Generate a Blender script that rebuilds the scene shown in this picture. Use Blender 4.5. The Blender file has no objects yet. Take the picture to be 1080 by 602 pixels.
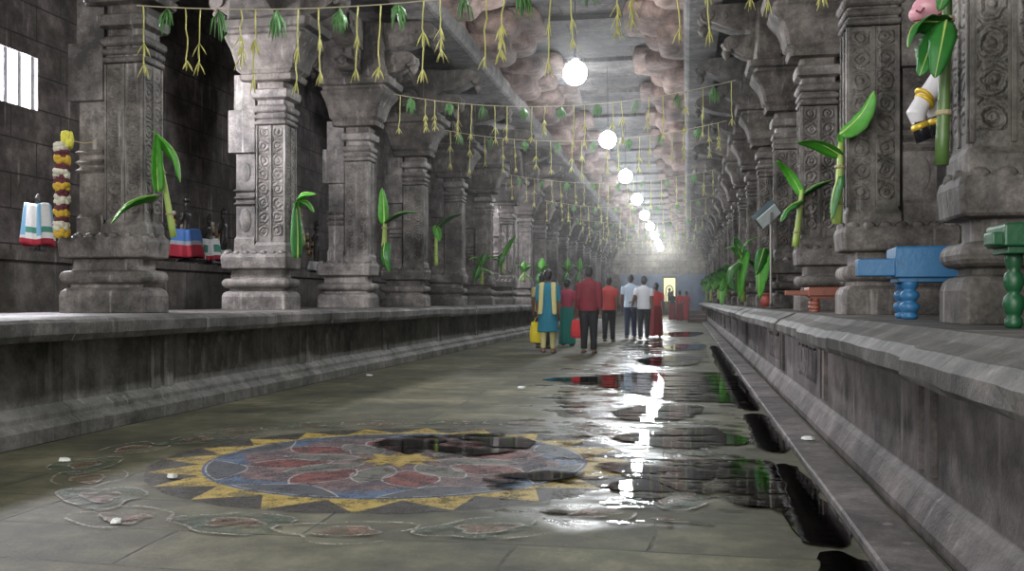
import bpy, math, random
from mathutils import Vector, Matrix, noise
random.seed(7)
PI = math.pi
S = bpy.context.scene
COL = S.collection

# ------------------------------------------------------------------ camera numbers
F = 1000.0
VPX, VPY = 724.0, 317.0
EYE = 1.05
YAW = math.atan((VPX - 540) / F)
SN, CS = math.sin(YAW), math.cos(YAW)
PLAT = 0.93           # height of both side platforms
BAY = 3.36
Y0 = 8.68             # centre of the first pillar seen whole


def at(px, py, D):
    """the place seen at a pixel when it stands D metres ahead"""
    r = (px - 540) / F * D
    return Vector((-D * SN + r * CS, D * CS + r * SN, EYE + (VPY - py) / F * D))


def ground(px, py, z=0.0):
    D = F * (EYE - z) / (py - VPY)
    p = at(px, py, D)
    p.z = z
    return p


# ------------------------------------------------------------------ node helpers
class NT:
    def __init__(s, name):
        s.m = bpy.data.materials.new(name)
        s.m.use_nodes = True
        s.t = s.m.node_tree
        s.t.nodes.clear()
        s.out = s.t.nodes.new('ShaderNodeOutputMaterial')

    def n(s, typ, props=None, **inp):
        nd = s.t.nodes.new(typ)
        for k, v in (props or {}).items():
            setattr(nd, k, v)
        for k, v in inp.items():
            s.set(nd, k, v)
        return nd

    def set(s, nd, k, v):
        key = int(k[1:]) if k[0] == 'i' and k[1:].isdigit() else k.replace('_', ' ')
        sock = nd.inputs[key]
        if isinstance(v, bpy.types.NodeSocket):
            s.t.links.new(v, sock)
        else:
            sock.default_value = v

    def math(s, op, a, b=0.0, c=0.0, clamp=False):
        nd = s.n('ShaderNodeMath', {'operation': op, 'use_clamp': clamp})
        for i, v in enumerate((a, b, c)):
            s.set(nd, 'i%d' % i, v)
        return nd.outputs[0]

    def noise(s, vec, scale, detail=4, rough=.55, dist=0.0):
        nd = s.n('ShaderNodeTexNoise', None, Vector=vec, Scale=scale, Detail=detail, Roughness=rough, Distortion=dist)
        return nd.outputs['Fac']

    def ramp(s, fac, stops, interp='LINEAR'):
        nd = s.n('ShaderNodeValToRGB', None, Fac=fac)
        cr = nd.color_ramp
        cr.interpolation = interp
        while len(cr.elements) < len(stops):
            cr.elements.new(.5)
        for e, (p, c) in zip(cr.elements, stops):
            e.position = p
            e.color = c if len(c) == 4 else (*c, 1)
        return nd.outputs[0]

    def step(s, fac, lo, hi):
        nd = s.n('ShaderNodeMapRange', {'clamp': True, 'interpolation_type': 'SMOOTHSTEP'})
        s.set(nd, 'i0', fac); s.set(nd, 'i1', lo); s.set(nd, 'i2', hi); s.set(nd, 'i3', 0.0); s.set(nd, 'i4', 1.0)
        return nd.outputs[0]

    def mix(s, fac, a, b, mode='MIX'):
        nd = s.n('ShaderNodeMix', {'data_type': 'RGBA', 'blend_type': mode})
        s.set(nd, 'i0', fac); s.set(nd, 'i6', a); s.set(nd, 'i7', b)
        return nd.outputs[2]

    def pos(s):
        return s.n('ShaderNodeNewGeometry').outputs['Position']

    def obj(s):
        return s.n('ShaderNodeTexCoord').outputs['Object']

    def xyz(s, v):
        nd = s.n('ShaderNodeSeparateXYZ', None, i0=v)
        return nd.outputs[0], nd.outputs[1], nd.outputs[2]

    def comb(s, x, y, z=0.0):
        return s.n('ShaderNodeCombineXYZ', None, i0=x, i1=y, i2=z).outputs[0]

    def bump(s, h, strength=.5, dist=.02, normal=None):
        nd = s.n('ShaderNodeBump', None, Strength=strength, Distance=dist, Height=h)
        if normal is not None:
            s.set(nd, 'Normal', normal)
        return nd.outputs[0]

    def pbsdf(s, **k):
        nd = s.n('ShaderNodeBsdfPrincipled', None, **k)
        s.t.links.new(nd.outputs[0], s.out.inputs[0])
        return nd


def c4(c):
    return (*c, 1.0) if len(c) == 3 else c


def plain(name, col, rough=.6, metal=0.0, var=.12, scale=12, bump=.0, sheen=None):
    t = NT(name)
    p = t.pos()
    f = t.noise(p, scale, 3)
    a = tuple(min(1, x * (1 - var)) for x in col)
    b = tuple(min(1, x * (1 + var)) for x in col)
    cc = t.ramp(f, [(.3, a), (.7, b)])
    kw = dict(Base_Color=cc, Roughness=rough, Metallic=metal)
    if bump:
        kw['Normal'] = t.bump(t.noise(p, scale * 3, 3), bump, .01)
    t.pbsdf(**kw)
    return t.m


def stone(name, dark, mid, light, blocks=None, rough=.82, bump=.55, carve=None, damp=0.0, bigscale=1.1, lime=0.42):
    t = NT(name)
    p = t.pos()
    x, y, z = t.xyz(p)
    big = t.noise(p, bigscale, 5, .6)
    med = t.noise(p, 5.5, 5, .65)
    fine = t.noise(p, 38, 4, .7)
    f = t.math('ADD', t.math('MULTIPLY', big, .50), t.math('ADD', t.math('MULTIPLY', med, .32), t.math('MULTIPLY', fine, .18)))
    col = t.ramp(f, [(.40, dark), (.50, mid), (.61, light)])
    # rain and oil streaks that run down the stone
    sv = t.comb(t.math('MULTIPLY', x, 7.0), t.math('MULTIPLY', y, 7.0), t.math('MULTIPLY', z, .55))
    st = t.step(t.noise(sv, 1.0, 3, .6), .52, .72)
    col = t.mix(t.math('MULTIPLY', st, .45), col, c4(tuple(v * .45 for v in mid)))
    lm = t.step(t.noise(sv, 1.7, 3, .5), .60, .78)
    col = t.mix(t.math('MULTIPLY', lm, lime), col, c4((.48, .455, .43)))
    # green-brown soot in blotches
    so = t.step(t.noise(p, 2.1, 4, .7), .50, .70)
    col = t.mix(t.math('MULTIPLY', so, .5), col, c4((.035, .036, .022)))
    h = t.math('ADD', t.math('MULTIPLY', med, .5), t.math('MULTIPLY', fine, .35))
    if blocks:
        ax, bw, bh, mort = blocks
        v = {'yz': t.comb(y, z), 'xy': t.comb(x, y), 'xz': t.comb(x, z), 'yx': t.comb(y, x)}[ax]
        br = t.n('ShaderNodeTexBrick', {'offset': .5, 'squash': 1.0}, Vector=v, Scale=1.0)
        for k, val in (('Color1', (.35, .35, .35, 1)), ('Color2', (1, 1, 1, 1)), ('Mortar', (0, 0, 0, 1)), ('Mortar Size', mort), ('Mortar Smooth', .5), ('Bias', 0.0), ('Brick Width', bw), ('Row Height', bh)):
            br.inputs[key_(k)].default_value = val
        tone = t.n('ShaderNodeRGBToBW', None, i0=br.outputs['Color']).outputs[0]
        col = t.mix(.75, col, t.mix(t.step(tone, 0, 1), c4((.45, .45, .45)), c4((1.15, 1.13, 1.12))), 'MULTIPLY')
        col = t.mix(t.math('MULTIPLY', br.outputs['Fac'], .8), col, c4((.012, .012, .010)))
        h = t.math('SUBTRACT', h, t.math('MULTIPLY', br.outputs['Fac'], .9))
    nrm = t.bump(h, bump, .03)
    if carve:
        ox, oy, oz = t.xyz(t.obj())
        wob = t.math('MULTIPLY', t.math('SUBTRACT', t.noise(t.obj(), 13, 3), .5), .075)
        cx, off, half, pitch, z0, z1 = carve
        v = t.math('MULTIPLY', t.math('SUBTRACT', t.math('FRACT', t.math('DIVIDE', oz, pitch)), .5), pitch)

        def band(u):
            d = t.math('SQRT', t.math('ADD', t.math('MULTIPLY', u, u), t.math('MULTIPLY', v, v)))
            r = t.math('SINE', t.math('MULTIPLY', t.math('ADD', d, wob), 128))
            m = t.math('LESS_THAN', t.math('ABSOLUTE', u), half)
            return t.math('MULTIPLY', t.math('ADD', r, 1.0), m)
        u1 = t.math('SUBTRACT', t.math('ABSOLUTE', t.math('SUBTRACT', ox, cx)), off)
        u2 = t.math('SUBTRACT', t.math('ABSOLUTE', oy), off * .78)
        cb = t.math('MAXIMUM', band(u1), band(u2))
        zm = t.math('MULTIPLY', t.math('GREATER_THAN', oz, z0), t.math('LESS_THAN', oz, z1))
        cb = t.math('MULTIPLY', cb, zm)
        nrm = t.bump(cb, .75, .012, nrm)
    rr = t.math('ADD', t.math('MULTIPLY', fine, .25), rough - .12 - damp)
    t.pbsdf(Base_Color=col, Roughness=rr, Normal=nrm)
    return t.m


def key_(k):
    return k


# ------------------------------------------------------------------ mesh builder
class MB:
    def __init__(s):
        s.v = []; s.f = []; s.mi = []; s.cur = 0

    def add(s, vs, fs):
        o = len(s.v)
        s.v += [tuple(p) for p in vs]
        for f in fs:
            s.f.append(tuple(i + o for i in f)); s.mi.append(s.cur)

    def box(s, x0, x1, y0, y1, z0, z1):
        s.loft([[(x0, y0, z0), (x1, y0, z0), (x1, y1, z0), (x0, y1, z0)], [(x0, y0, z1), (x1, y0, z1), (x1, y1, z1), (x0, y1, z1)]])

    def obox(s, c, ax, ay, az, hx, hy, hz):
        c = Vector(c)
        r = []
        for sz in (-1, 1):
            r.append([c + ax * (sx * hx) + ay * (sy * hy) + az * (sz * hz) for sx, sy in ((-1, -1), (1, -1), (1, 1), (-1, 1))])
        s.loft(r)

    def loft(s, rings, caps=True, closed=True):
        n = len(rings[0]); o = len(s.v)
        for r in rings:
            s.v += [tuple(p) for p in r]
        for k in range(len(rings) - 1):
            for i in range(n if closed else n - 1):
                j = (i + 1) % n
                s.f.append((o + k * n + i, o + k * n + j, o + (k + 1) * n + j, o + (k + 1) * n + i)); s.mi.append(s.cur)
        if caps and closed:
            s.f.append(tuple(o + i for i in reversed(range(n)))); s.mi.append(s.cur)
            s.f.append(tuple(o + (len(rings) - 1) * n + i for i in range(n))); s.mi.append(s.cur)

    def rectloft(s, prof, ch=.0):
        """prof: (z, x0, x1, hy) with chamfered corners"""
        rings = []
        for z, x0, x1, hy in prof:
            c = min(ch, (x1 - x0) * .3, hy * .6)
            if ch:
                rings.append([(x0 + c, -hy, z), (x1 - c, -hy, z), (x1, -hy + c, z), (x1, hy - c, z), (x1 - c, hy, z), (x0 + c, hy, z), (x0, hy - c, z), (x0, -hy + c, z)])
            else:
                rings.append([(x0, -hy, z), (x1, -hy, z), (x1, hy, z), (x0, hy, z)])
        s.loft(rings)

    def lathe(s, prof, c=(0, 0, 0), seg=16):
        s.loft([[(c[0] + r * math.cos(2 * PI * i / seg), c[1] + r * math.sin(2 * PI * i / seg), c[2] + z) for i in range(seg)] for z, r in prof])

    def tube(s, pts, rad, seg=8, flat=None):
        pts = [Vector(p) for p in pts]
        if not isinstance(rad, (list, tuple)):
            rad = [rad] * len(pts)
        rings = []
        ref = None
        for i, p in enumerate(pts):
            d = (pts[min(i + 1, len(pts) - 1)] - pts[max(i - 1, 0)])
            if d.length < 1e-9:
                d = Vector((0, 0, 1))
            d.normalize()
            if ref is None:
                ref = Vector((1, 0, 0)) if abs(d.x) < .9 else Vector((0, 1, 0))
            a = (ref - d * ref.dot(d)).normalized()
            b = d.cross(a)
            ref = a
            r = rad[i]
            ra, rb = r if isinstance(r, tuple) else (r, r)
            rings.append([p + a * (ra * math.cos(2 * PI * k / seg)) + b * (rb * math.sin(2 * PI * k / seg)) for k in range(seg)])
        s.loft(rings)

    def ball(s, c, r, seg=12, rings=8):
        rx, ry, rz = r if isinstance(r, tuple) else (r, r, r)
        R = []
        for k in range(rings + 1):
            a = -PI / 2 + PI * k / rings
            cr = max(math.cos(a), 1e-3)
            R.append([(c[0] + rx * cr * math.cos(2 * PI * i / seg), c[1] + ry * cr * math.sin(2 * PI * i / seg), c[2] + rz * math.sin(a)) for i in range(seg)])
        s.loft(R)

    def profile_x(s, prof, y0, y1):
        """closed (x,z) outline swept along y"""
        s.loft([[(x, y0, z) for x, z in prof], [(x, y1, z) for x, z in prof]])

    def profile_dir(s, prof, hy, wob=0):
        s.loft([[(x, y, z) for x, z in prof] for y in (-hy, hy)])

    def build(s, name, mat, parent=None, smooth=False, bevel=0, loc=None, solid=0, sub=0):
        me = bpy.data.meshes.new(name)
        me.from_pydata(s.v, [], s.f)
        mats = mat if isinstance(mat, (list, tuple)) else [mat]
        for m in mats:
            me.materials.append(m)
        for p, i in zip(me.polygons, s.mi):
            p.material_index = i
            p.use_smooth = smooth
        me.update()
        import bmesh
        bm = bmesh.new(); bm.from_mesh(me)
        bmesh.ops.recalc_face_normals(bm, faces=bm.faces)
        bm.to_mesh(me); bm.free()
        o = bpy.data.objects.new(name, me)
        COL.objects.link(o)
        if parent is not None:
            o.parent = parent
        if loc is not None:
            o.location = loc
        if bevel:
            b = o.modifiers.new('bevel', 'BEVEL'); b.width = bevel; b.segments = 2; b.limit_method = 'ANGLE'; b.angle_limit = .6
        if solid:
            b = o.modifiers.new('solid', 'SOLIDIFY'); b.thickness = solid; b.offset = 0
        if sub:
            b = o.modifiers.new('sub', 'SUBSURF'); b.levels = sub; b.render_levels = sub
        return o


def bake(o, mods):
    """apply modifiers given as (type, dict) and keep the result"""
    for typ, pr in mods:
        m = o.modifiers.new(typ, typ)
        for k, v in pr.items():
            setattr(m, k, v)
    dg = bpy.context.evaluated_depsgraph_get()
    dg.update()
    me = bpy.data.meshes.new_from_object(o.evaluated_get(dg))
    old = o.data
    for m in list(o.modifiers):
        o.modifiers.remove(m)
    mats = [m for m in old.materials]
    o.data = me
    if not me.materials:
        for m in mats:
            me.materials.append(m)
    for p in me.polygons:
        p.use_smooth = True
    return o


def tag(o, label=None, cat=None, group=None, kind=None):
    if label: o['label'] = label
    if cat: o['category'] = cat
    if group: o['group'] = group
    if kind: o['kind'] = kind
    return o


def thing(name, label, cat, loc=(0, 0, 0), rz=0, group=None):
    o = bpy.data.objects.new(name, None)
    COL.objects.link(o)
    o.empty_display_size = .1
    o.location = loc
    o.rotation_euler = (0, 0, rz)
    return tag(o, label, cat, group)


KIDS = {}


def copy_tree(o, parent=None):
    c = o.copy()
    COL.objects.link(c)
    if parent is not None:
        c.parent = parent
    for ch in [k for k in list(COL.objects) if k.parent == o]:
        copy_tree(ch, c)
    return c


ORD = ['first', 'second', 'third', 'fourth', 'fifth', 'sixth', 'seventh', 'eighth', 'ninth', 'tenth', 'eleventh', 'twelfth', 'thirteenth', 'fourteenth', 'fifteenth', 'sixteenth', 'seventeenth', 'eighteenth', 'nineteenth', 'twentieth', 'twenty-first', 'twenty-second']

# ------------------------------------------------------------------ materials
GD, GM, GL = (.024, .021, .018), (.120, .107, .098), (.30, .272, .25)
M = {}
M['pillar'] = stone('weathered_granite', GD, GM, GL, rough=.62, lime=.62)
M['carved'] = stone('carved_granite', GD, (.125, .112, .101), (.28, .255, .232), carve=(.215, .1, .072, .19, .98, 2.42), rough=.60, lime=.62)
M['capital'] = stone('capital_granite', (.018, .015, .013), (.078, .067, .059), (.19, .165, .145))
M['corbel'] = stone('reddish_granite', (.04, .026, .021), (.165, .108, .090), (.31, .22, .19), bigscale=.8, lime=.1)
M['wallblocks'] = stone('dark_block_wall', (.014, .012, .011), (.060, .050, .047), (.155, .130, .122), blocks=('yz', .95, .44, .012), bump=.7)
M['walldark'] = stone('side_block_wall', (.02, .018, .017), (.07, .062, .058), (.15, .13, .125), blocks=('yz', 1.1, .5, .012))
M['ledge'] = stone('ledge_granite', (.022, .022, .020), (.088, .083, .076), (.22, .205, .19), rough=.6, blocks=('yx', 2.3, 9.0, .006))
M['plinth'] = stone('plinth_granite', (.03, .031, .026), (.125, .122, .108), (.25, .24, .225), rough=.72, blocks=('yz', 1.9, 3.0, .006))
M['plinth_r'] = stone('plinth_granite_rosy', (.028, .024, .024), (.115, .10, .098), (.24, .21, .205), rough=.62, blocks=('yz', 1.9, 3.0, .006))
M['ceiling'] = stone('ceiling_slabs', (.02, .018, .019), (.080, .072, .072), (.17, .155, .15), blocks=('xy', 2.4, .62, .012), bump=.8)
M['beam'] = stone('beam_granite', (.03, .028, .027), (.10, .093, .09), (.20, .185, .18), blocks=('yz', 3.36, 9, .01))
M['inner'] = stone('inner_platform_granite', (.02, .018, .016), (.075, .066, .060), (.16, .14, .13), blocks=('yz', 1.3, 3.0, .01))


def floor_mat():
    t = NT('wet_floor_slabs')
    p = t.pos()
    x, y, z = t.xyz(p)
    big = t.noise(p, .9, 5, .6)
    med = t.noise(p, 4.0, 5, .65)
    fine = t.noise(p, 45, 4, .7)
    f = t.math('ADD', t.math('MULTIPLY', big, .45), t.math('ADD', t.math('MULTIPLY', med, .35), t.math('MULTIPLY', fine, .20)))
    col = t.ramp(f, [(.39, (.018, .018, .010)), (.50, (.078, .075, .042)), (.61, (.17, .163, .105))])
    vx = t.math('ADD', x, t.math('MULTIPLY', t.noise(p, .5, 1), .3))
    vy = t.math('ADD', y, t.math('MULTIPLY', t.noise(p, .8, 1), .12))
    br = t.n('ShaderNodeTexBrick', {'offset': .37}, Vector=t.comb(vx, vy), Scale=1.0)
    for k, val in (('Color1', (.25, .25, .25, 1)), ('Color2', (1, 1, 1, 1)), ('Mortar', (.3, .3, .3, 1)), ('Mortar Size', .012), ('Mortar Smooth', .6), ('Bias', 0.0), ('Brick Width', 1.55), ('Row Height', .58)):
        br.inputs[k].default_value = val
    tone = t.n('ShaderNodeRGBToBW', None, i0=br.outputs['Color']).outputs[0]
    col = t.mix(.85, col, t.mix(tone, c4((.42, .42, .40)), c4((1.2, 1.18, 1.1))), 'MULTIPLY')
    moss = t.step(t.noise(p, 1.7, 5, .7), .50, .68)
    col = t.mix(t.math('MULTIPLY', moss, .5), col, c4((.040, .046, .016)))
    grit = t.step(t.noise(p, 26, 3, .7), .66, .72)
    col = t.mix(t.math('MULTIPLY', grit, .35), col, c4((.26, .25, .20)))
    gap = t.math('MULTIPLY', br.outputs['Fac'], t.step(med, .38, .6))
    col = t.mix(t.math('MULTIPLY', gap, .85), col, c4((.010, .010, .007)))
    # where the stones stand wet: a long patch along the drain side
    cx = t.math('SUBTRACT', x, t.math('ADD', -.62, t.math('MULTIPLY', t.math('SUBTRACT', y, 6.0), -.02)))
    prox = t.math('SUBTRACT', 1.0, t.math('MULTIPLY', t.math('ABSOLUTE', cx), .62))
    wn = t.noise(t.comb(t.math('MULTIPLY', x, .9), t.math('MULTIPLY', y, 1.5)), 1.4, 4, .6)
    prox = t.math('SUBTRACT', prox, t.math('SUBTRACT', 1.0, t.step(y, 3.4, 5.4)))
    wet = t.step(t.math('ADD', t.math('MULTIPLY', wn, 1.0), t.math('MULTIPLY', prox, .42)), .64, .88)
    col = t.mix(t.math('MULTIPLY', wet, .45), col, c4((.018, .018, .013)))
    rough = t.math('SUBTRACT', t.math('ADD', .56, t.math('MULTIPLY', fine, .28)), t.math('MULTIPLY', wet, .50))
    h = t.math('ADD', t.math('MULTIPLY', med, .55), t.math('MULTIPLY', fine, .22))
    h = t.math('SUBTRACT', h, t.math('MULTIPLY', gap, .8))
    t.pbsdf(Base_Color=col, Roughness=rough, Normal=t.bump(h, .38, .018), Specular_IOR_Level=.55)
    return t.m


M['floor'] = floor_mat()


def water_mat(tint=.75, name='shallow_water', thr=.38, ripple=.05):
    t = NT(name)
    p = t.pos()
    x0_, y0_, z0_ = t.xyz(p)
    b = t.bump(t.noise(t.comb(t.math('MULTIPLY', x0_, 2.0), t.math('MULTIPLY', y0_, 5.0)), 1.4, 4, .6), ripple, .02)
    fr = t.n('ShaderNodeFresnel', None, IOR=1.36, Normal=b).outputs[0]
    tr = t.n('ShaderNodeBsdfTransparent', None, Color=(tint, tint, tint * .95, 1)).outputs[0]
    gl = t.n('ShaderNodeBsdfGlossy', None, Color=(1, 1, 1, 1), Roughness=.025, Normal=b).outputs[0]
    mx = t.n('ShaderNodeMixShader', None, i0=fr, i1=tr, i2=gl)
    x, y, z = t.xyz(p)
    hole = t.step(t.noise(t.comb(t.math('MULTIPLY', x, 1.6), t.math('MULTIPLY', y, 4.5)), 1.3, 5, .65), thr, thr + .04)
    m2 = t.n('ShaderNodeMixShader', None, i0=hole, i1=t.n('ShaderNodeBsdfTransparent').outputs[0], i2=mx.outputs[0])
    t.t.links.new(m2.outputs[0], t.out.inputs[0])
    return t.m


M['water'] = water_mat(.42, thr=.43)
M['film'] = water_mat(.7, 'water_film', thr=.555, ripple=.35)
M['gutterwater'] = water_mat(.12, 'dark_drain_water', thr=.3)


def paint_mat(name, col, wear=.5):
    t = NT(name)
    p = t.pos()
    n1 = t.noise(p, 7, 5, .7)
    n2 = t.noise(p, 60, 3, .7)
    m = t.step(t.math('ADD', t.math('MULTIPLY', n1, .65), t.math('MULTIPLY', n2, .35)), wear - .12, wear + .10)
    cc = t.mix(t.noise(p, 22, 4), c4(tuple(v * .7 for v in col)), c4(tuple(min(1, v * 1.25) for v in col)))
    bs = t.n('ShaderNodeBsdfPrincipled', None, Base_Color=cc, Roughness=.55, Normal=t.bump(t.noise(p, 40, 3), .3, .01)).outputs[0]
    tr = t.n('ShaderNodeBsdfTransparent').outputs[0]
    mx = t.n('ShaderNodeMixShader', None, i0=m, i1=tr, i2=bs)
    t.t.links.new(mx.outputs[0], t.out.inputs[0])
    return t.m


def leaf_mat(name, col, trans=.35):
    t = NT(name)
    o = t.obj()
    ox, oy, oz = t.xyz(o)
    p = t.pos()
    cc = t.mix(t.noise(p, 14, 3), c4(tuple(v * .65 for v in col)), c4(tuple(min(1, v * 1.3) for v in col)))
    bs = t.n('ShaderNodeBsdfPrincipled', None, Base_Color=cc, Roughness=.5, Normal=t.bump(t.noise(p, 70, 2), .35, .005)).outputs[0]
    tl = t.n('ShaderNodeBsdfTranslucent', None, Color=cc).outputs[0]
    mx = t.n('ShaderNodeMixShader', None, i0=trans, i1=bs, i2=tl)
    t.t.links.new(mx.outputs[0], t.out.inputs[0])
    return t.m


def emit_mat(name, col, st):
    t = NT(name)
    e = t.n('ShaderNodeEmission', None, Color=c4(col), Strength=st)
    t.t.links.new(e.outputs[0], t.out.inputs[0])
    return t.m


M['leaf'] = leaf_mat('banana_leaf_green', (.08, .37, .03))
M['leafdark'] = leaf_mat('banana_leaf_dark', (.025, .16, .025), .2)
M['midrib'] = plain('banana_midrib', (.38, .55, .16), .45)
M['stem'] = plain('banana_stem', (.30, .42, .10), .4, bump=.2)
M['stemdark'] = plain('banana_stem_dark', (.07, .13, .035), .4, bump=.2)
M['palm'] = leaf_mat('palm_strip_yellow', (.58, .56, .18), .3)
M['mango'] = leaf_mat('mango_leaf', (.13, .30, .10), .25)
M['cord'] = plain('jute_cord', (.42, .38, .26), .8)
M['twine'] = plain('tie_twine', (.30, .25, .15), .8)

# ------------------------------------------------------------------ the setting
YN, YF = -4.5, 71.5
m = MB(); m.loft([[(-4.75, YN, -.3), (1.2, YN, -.3), (1.2, YF, -.3), (-4.75, YF, -.3)], [(-4.75, YN, 0), (1.2, YN, 0), (1.2, YF, 0), (-4.75, YF, 0)]])
tag(m.build('floor', M['floor']), 'wet olive grey stone slab floor of the corridor', kind='structure')

# side platforms: wall face, stepped foot, overhanging ledge laid in single stones
def plinth(side):
    L = side == 'left'
    sx = -1 if L else 1
    wx = -4.80 if L else 1.11
    foot = [(wx + sx * -.16, 0), (wx + sx * -.16, .11), (wx + sx * -.13, .14), (wx + sx * -.09, .16), (wx + sx * -.085, .20), (wx + sx * -.03, .245), (wx, .26)] if L else \
           [(wx - .09, 0), (wx - .09, .06), (wx - .075, .09), (wx - .03, .17), (wx, .21)]
    back = -9.2 if L else 6.0
    prof = foot + [(wx, .80), (back, .80), (back, -.25), (foot[0][0], -.25)]
    m = MB(); m.profile_x(prof, YN, YF)
    o = m.build('wall_%s' % side, M['plinth'] if L else M['plinth_r'], bevel=.006)
    tag(o, 'low stone side of the %s platform' % side, kind='structure')
    # paired pilaster strips and relief lumps are carved out of the same wall
    m = MB()
    for k in range(0, 20):
        y = 1.35 + BAY * k
        for dy in (-.11, .11):
            m.box(min(wx, wx - sx * .03), max(wx, wx - sx * .03), y + dy - .055, y + dy + .055, .25, .80)
        if k in (2, 3) or k > 5:
            # shallow figure panel: row of worn bumps
            for q in range(5):
                yy = y + .55 + q * .27
                m.ball((wx - sx * .0, yy, .47), (.022, .08, .15), 10, 7)
                m.ball((wx - sx * .015, yy, .66), (.026, .045, .05), 10, 6)
                m.ball((wx - sx * .0, yy + .09, .40), (.02, .05, .08), 8, 6)
    o2 = m.build('pilaster', M['plinth'] if L else M['plinth_r'], parent=o, smooth=False)
    # ledge
    m = MB()
    y = YN
    rnd = random.Random(3 if L else 9)
    while y < YF:
        ln = rnd.uniform(1.5, 2.4) if y < 30 else 5.0
        dx = rnd.uniform(-.015, .02); dz = rnd.uniform(-.012, .006)
        if L:
            e = -4.50 + dx
            prof = [(e - .10, .745 + dz), (e - .02, .755 + dz), (e, .80 + dz), (e + .0, .885 + dz), (e - .03, .91 + dz), (e - .10, PLAT + dz * .2), (-6.95, PLAT), (-6.95, .80), (e - .33, .79)]
        else:
            e = .86 + dx
            prof = [(e + .10, .725 + dz), (e + .015, .735 + dz), (e, .76 + dz), (e, .82 + dz), (e + .05, .865 + dz), (e + .14, .90 + dz), (e + .2, PLAT + dz * .2), (4.95, PLAT), (4.95, .80), (e + .3, .79)]
        y1 = min(y + ln - .006, YF)
        nseg = max(2, int((y1 - y) / .16)) if y < 26 else 1
        rings = []
        for i in range(nseg + 1):
            yy = y + (y1 - y) * i / nseg
            w = [noise.noise(Vector((yy * 3.1, j * .7, 5.0 if L else 9.0))) * (.012 if y < 26 else 0) for j in range(len(prof))]
            rings.append([(px + (w[j] if j < 5 else 0), yy, pz + (w[j] * .6 if j < 5 else 0)) for j, (px, pz) in enumerate(prof)])
        m.loft(rings)
        y += ln
    o = m.build('floor_%s_platform' % side, M['ledge'], bevel=.0)
    tag(o, 'stone paved %s platform with a projecting ledge' % side, kind='structure')


plinth('left'); plinth('right')

# kerb and drain along the right
m = MB()
y = YN
rnd = random.Random(5)
while y < YF:
    ln = rnd.uniform(1.2, 2.6)
    h = .045 + rnd.uniform(-.006, .006)
    m.profile_x([(.73, -.1), (.73, h - .008), (.742, h), (.955, h + .004), (.965, h - .01), (.965, -.1)], y, min(y + ln - .008, YF))
    y += ln
tag(m.build('trim_1', M['plinth_r']), 'low kerb stones along the drain at the right', kind='structure')

# raised inner platform and the outer walls of the side aisles
m = MB()
m.profile_x([(-6.95, PLAT), (-6.95, 1.46), (-6.90, 1.48), (-6.90, 1.58), (-9.2, 1.58), (-9.2, PLAT)], YN, YF)
tag(m.build('floor_inner_platform', M['inner']), 'raised dark inner platform behind the left pillars', kind='structure')

WX = -8.25
m = MB()
WZ0, WZ1 = 3.50, 4.18
WINS = [(9.0, 10.95), (27.4, 29.4), (44.5, 48.0)]  # middle window is added, hidden behind a pillar, to light pillars farther down
TOP = 6.0
ys = YN
for (wa, wb) in WINS:
    m.box(WX - .35, WX, ys, wa, 1.58, TOP)
    m.box(WX - .35, WX, wa, wb, 1.58, WZ0)
    m.box(WX - .35, WX, wa, wb, WZ1, TOP)
    ys = wb
m.box(WX - .35, WX, ys, YF, 1.58, TOP)
tag(m.build('wall_left_outer', M['wallblocks']), 'dark block wall behind the left pillars with barred windows', kind='structure')
barp = plain('window_bar_paint', (.42, .42, .46), .6)
panem = emit_mat('daylight_pane', (1.0, .98, 1.0), 3.0)
for wi, (wa, wb) in enumerate(WINS):
    w = thing('window_%d' % (wi + 1), 'bright barred window high in the left wall', None); w['kind'] = 'structure'
    m = MB()
    nb = 8
    for i in range(nb):
        yy = wa + (i + .5) * (wb - wa) / nb + .04
        m.box(WX - .045, WX - .02, yy - .035, yy + .035, WZ0, WZ1)
    m.build('window_bar', barp, parent=w)
    m = MB(); m.box(WX - .08, WX - .07, wa, wb, WZ0, WZ1)
    m.build('pane', panem, parent=w)
m = MB(); m.box(5.0, 5.35, YN, YF, PLAT, TOP)
tag(m.build('wall_right_outer', M['walldark']), 'dark block wall behind the right pillars', kind='structure')

# flat roofs of the side aisles, beams, frieze and the raised centre ceiling
BX, BXR = -4.0, 0.0      # aisle edges of the long beams
m = MB(); m.box(-8.6, -4.5, YN, YF, 6.0, 6.25); tag(m.build('ceiling_left_aisle', M['ceiling']), kind='structure')
m = MB(); m.box(.5, 5.35, YN, YF, 6.0, 6.25); tag(m.build('ceiling_right_aisle', M['ceiling']), kind='structure')
for i, (e, sx) in enumerate(((BX, -1), (BXR, 1))):
    m = MB()
    prof = [(e, 5.72), (e + sx * -.05, 5.78), (e + sx * -.05, 5.98), (e + sx * .12, 6.0), (e + sx * .55, 6.0), (e + sx * .55, 5.70), (e + sx * .05, 5.70)]
    m.profile_x(prof, YN, YF)
    tag(m.build('beam_%s' % ('left', 'right')[i], M['beam']), 'long stone beam over the %s pillars' % ('left', 'right')[i], kind='structure')
    m = MB(); x0 = e + sx * .14
    m.box(min(x0, x0 + sx * .3), max(x0, x0 + sx * .3), YN, YF, 6.0, 6.75)
    tag(m.build('trim_%d' % (i + 2), M['corbel']), 'stone frieze above the %s beam' % ('left', 'right')[i], kind='structure')
m = MB(); m.box(-4.5, .5, YN, YF, 6.68, 6.95)
tag(m.build('ceiling', M['ceiling']), 'flat slab ceiling over the centre of the corridor', kind='structure')
# cross ribs of the ceiling
m = MB()
for k in range(-3, 20):
    y = Y0 + BAY * k
    m.box(-4.2, .2, y - .16, y + .16, 6.58, 6.70)
o = m.build('trim_4', M['ceiling'], bevel=.02); tag(o, 'stone cross ribs under the centre ceiling', kind='structure')

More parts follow.
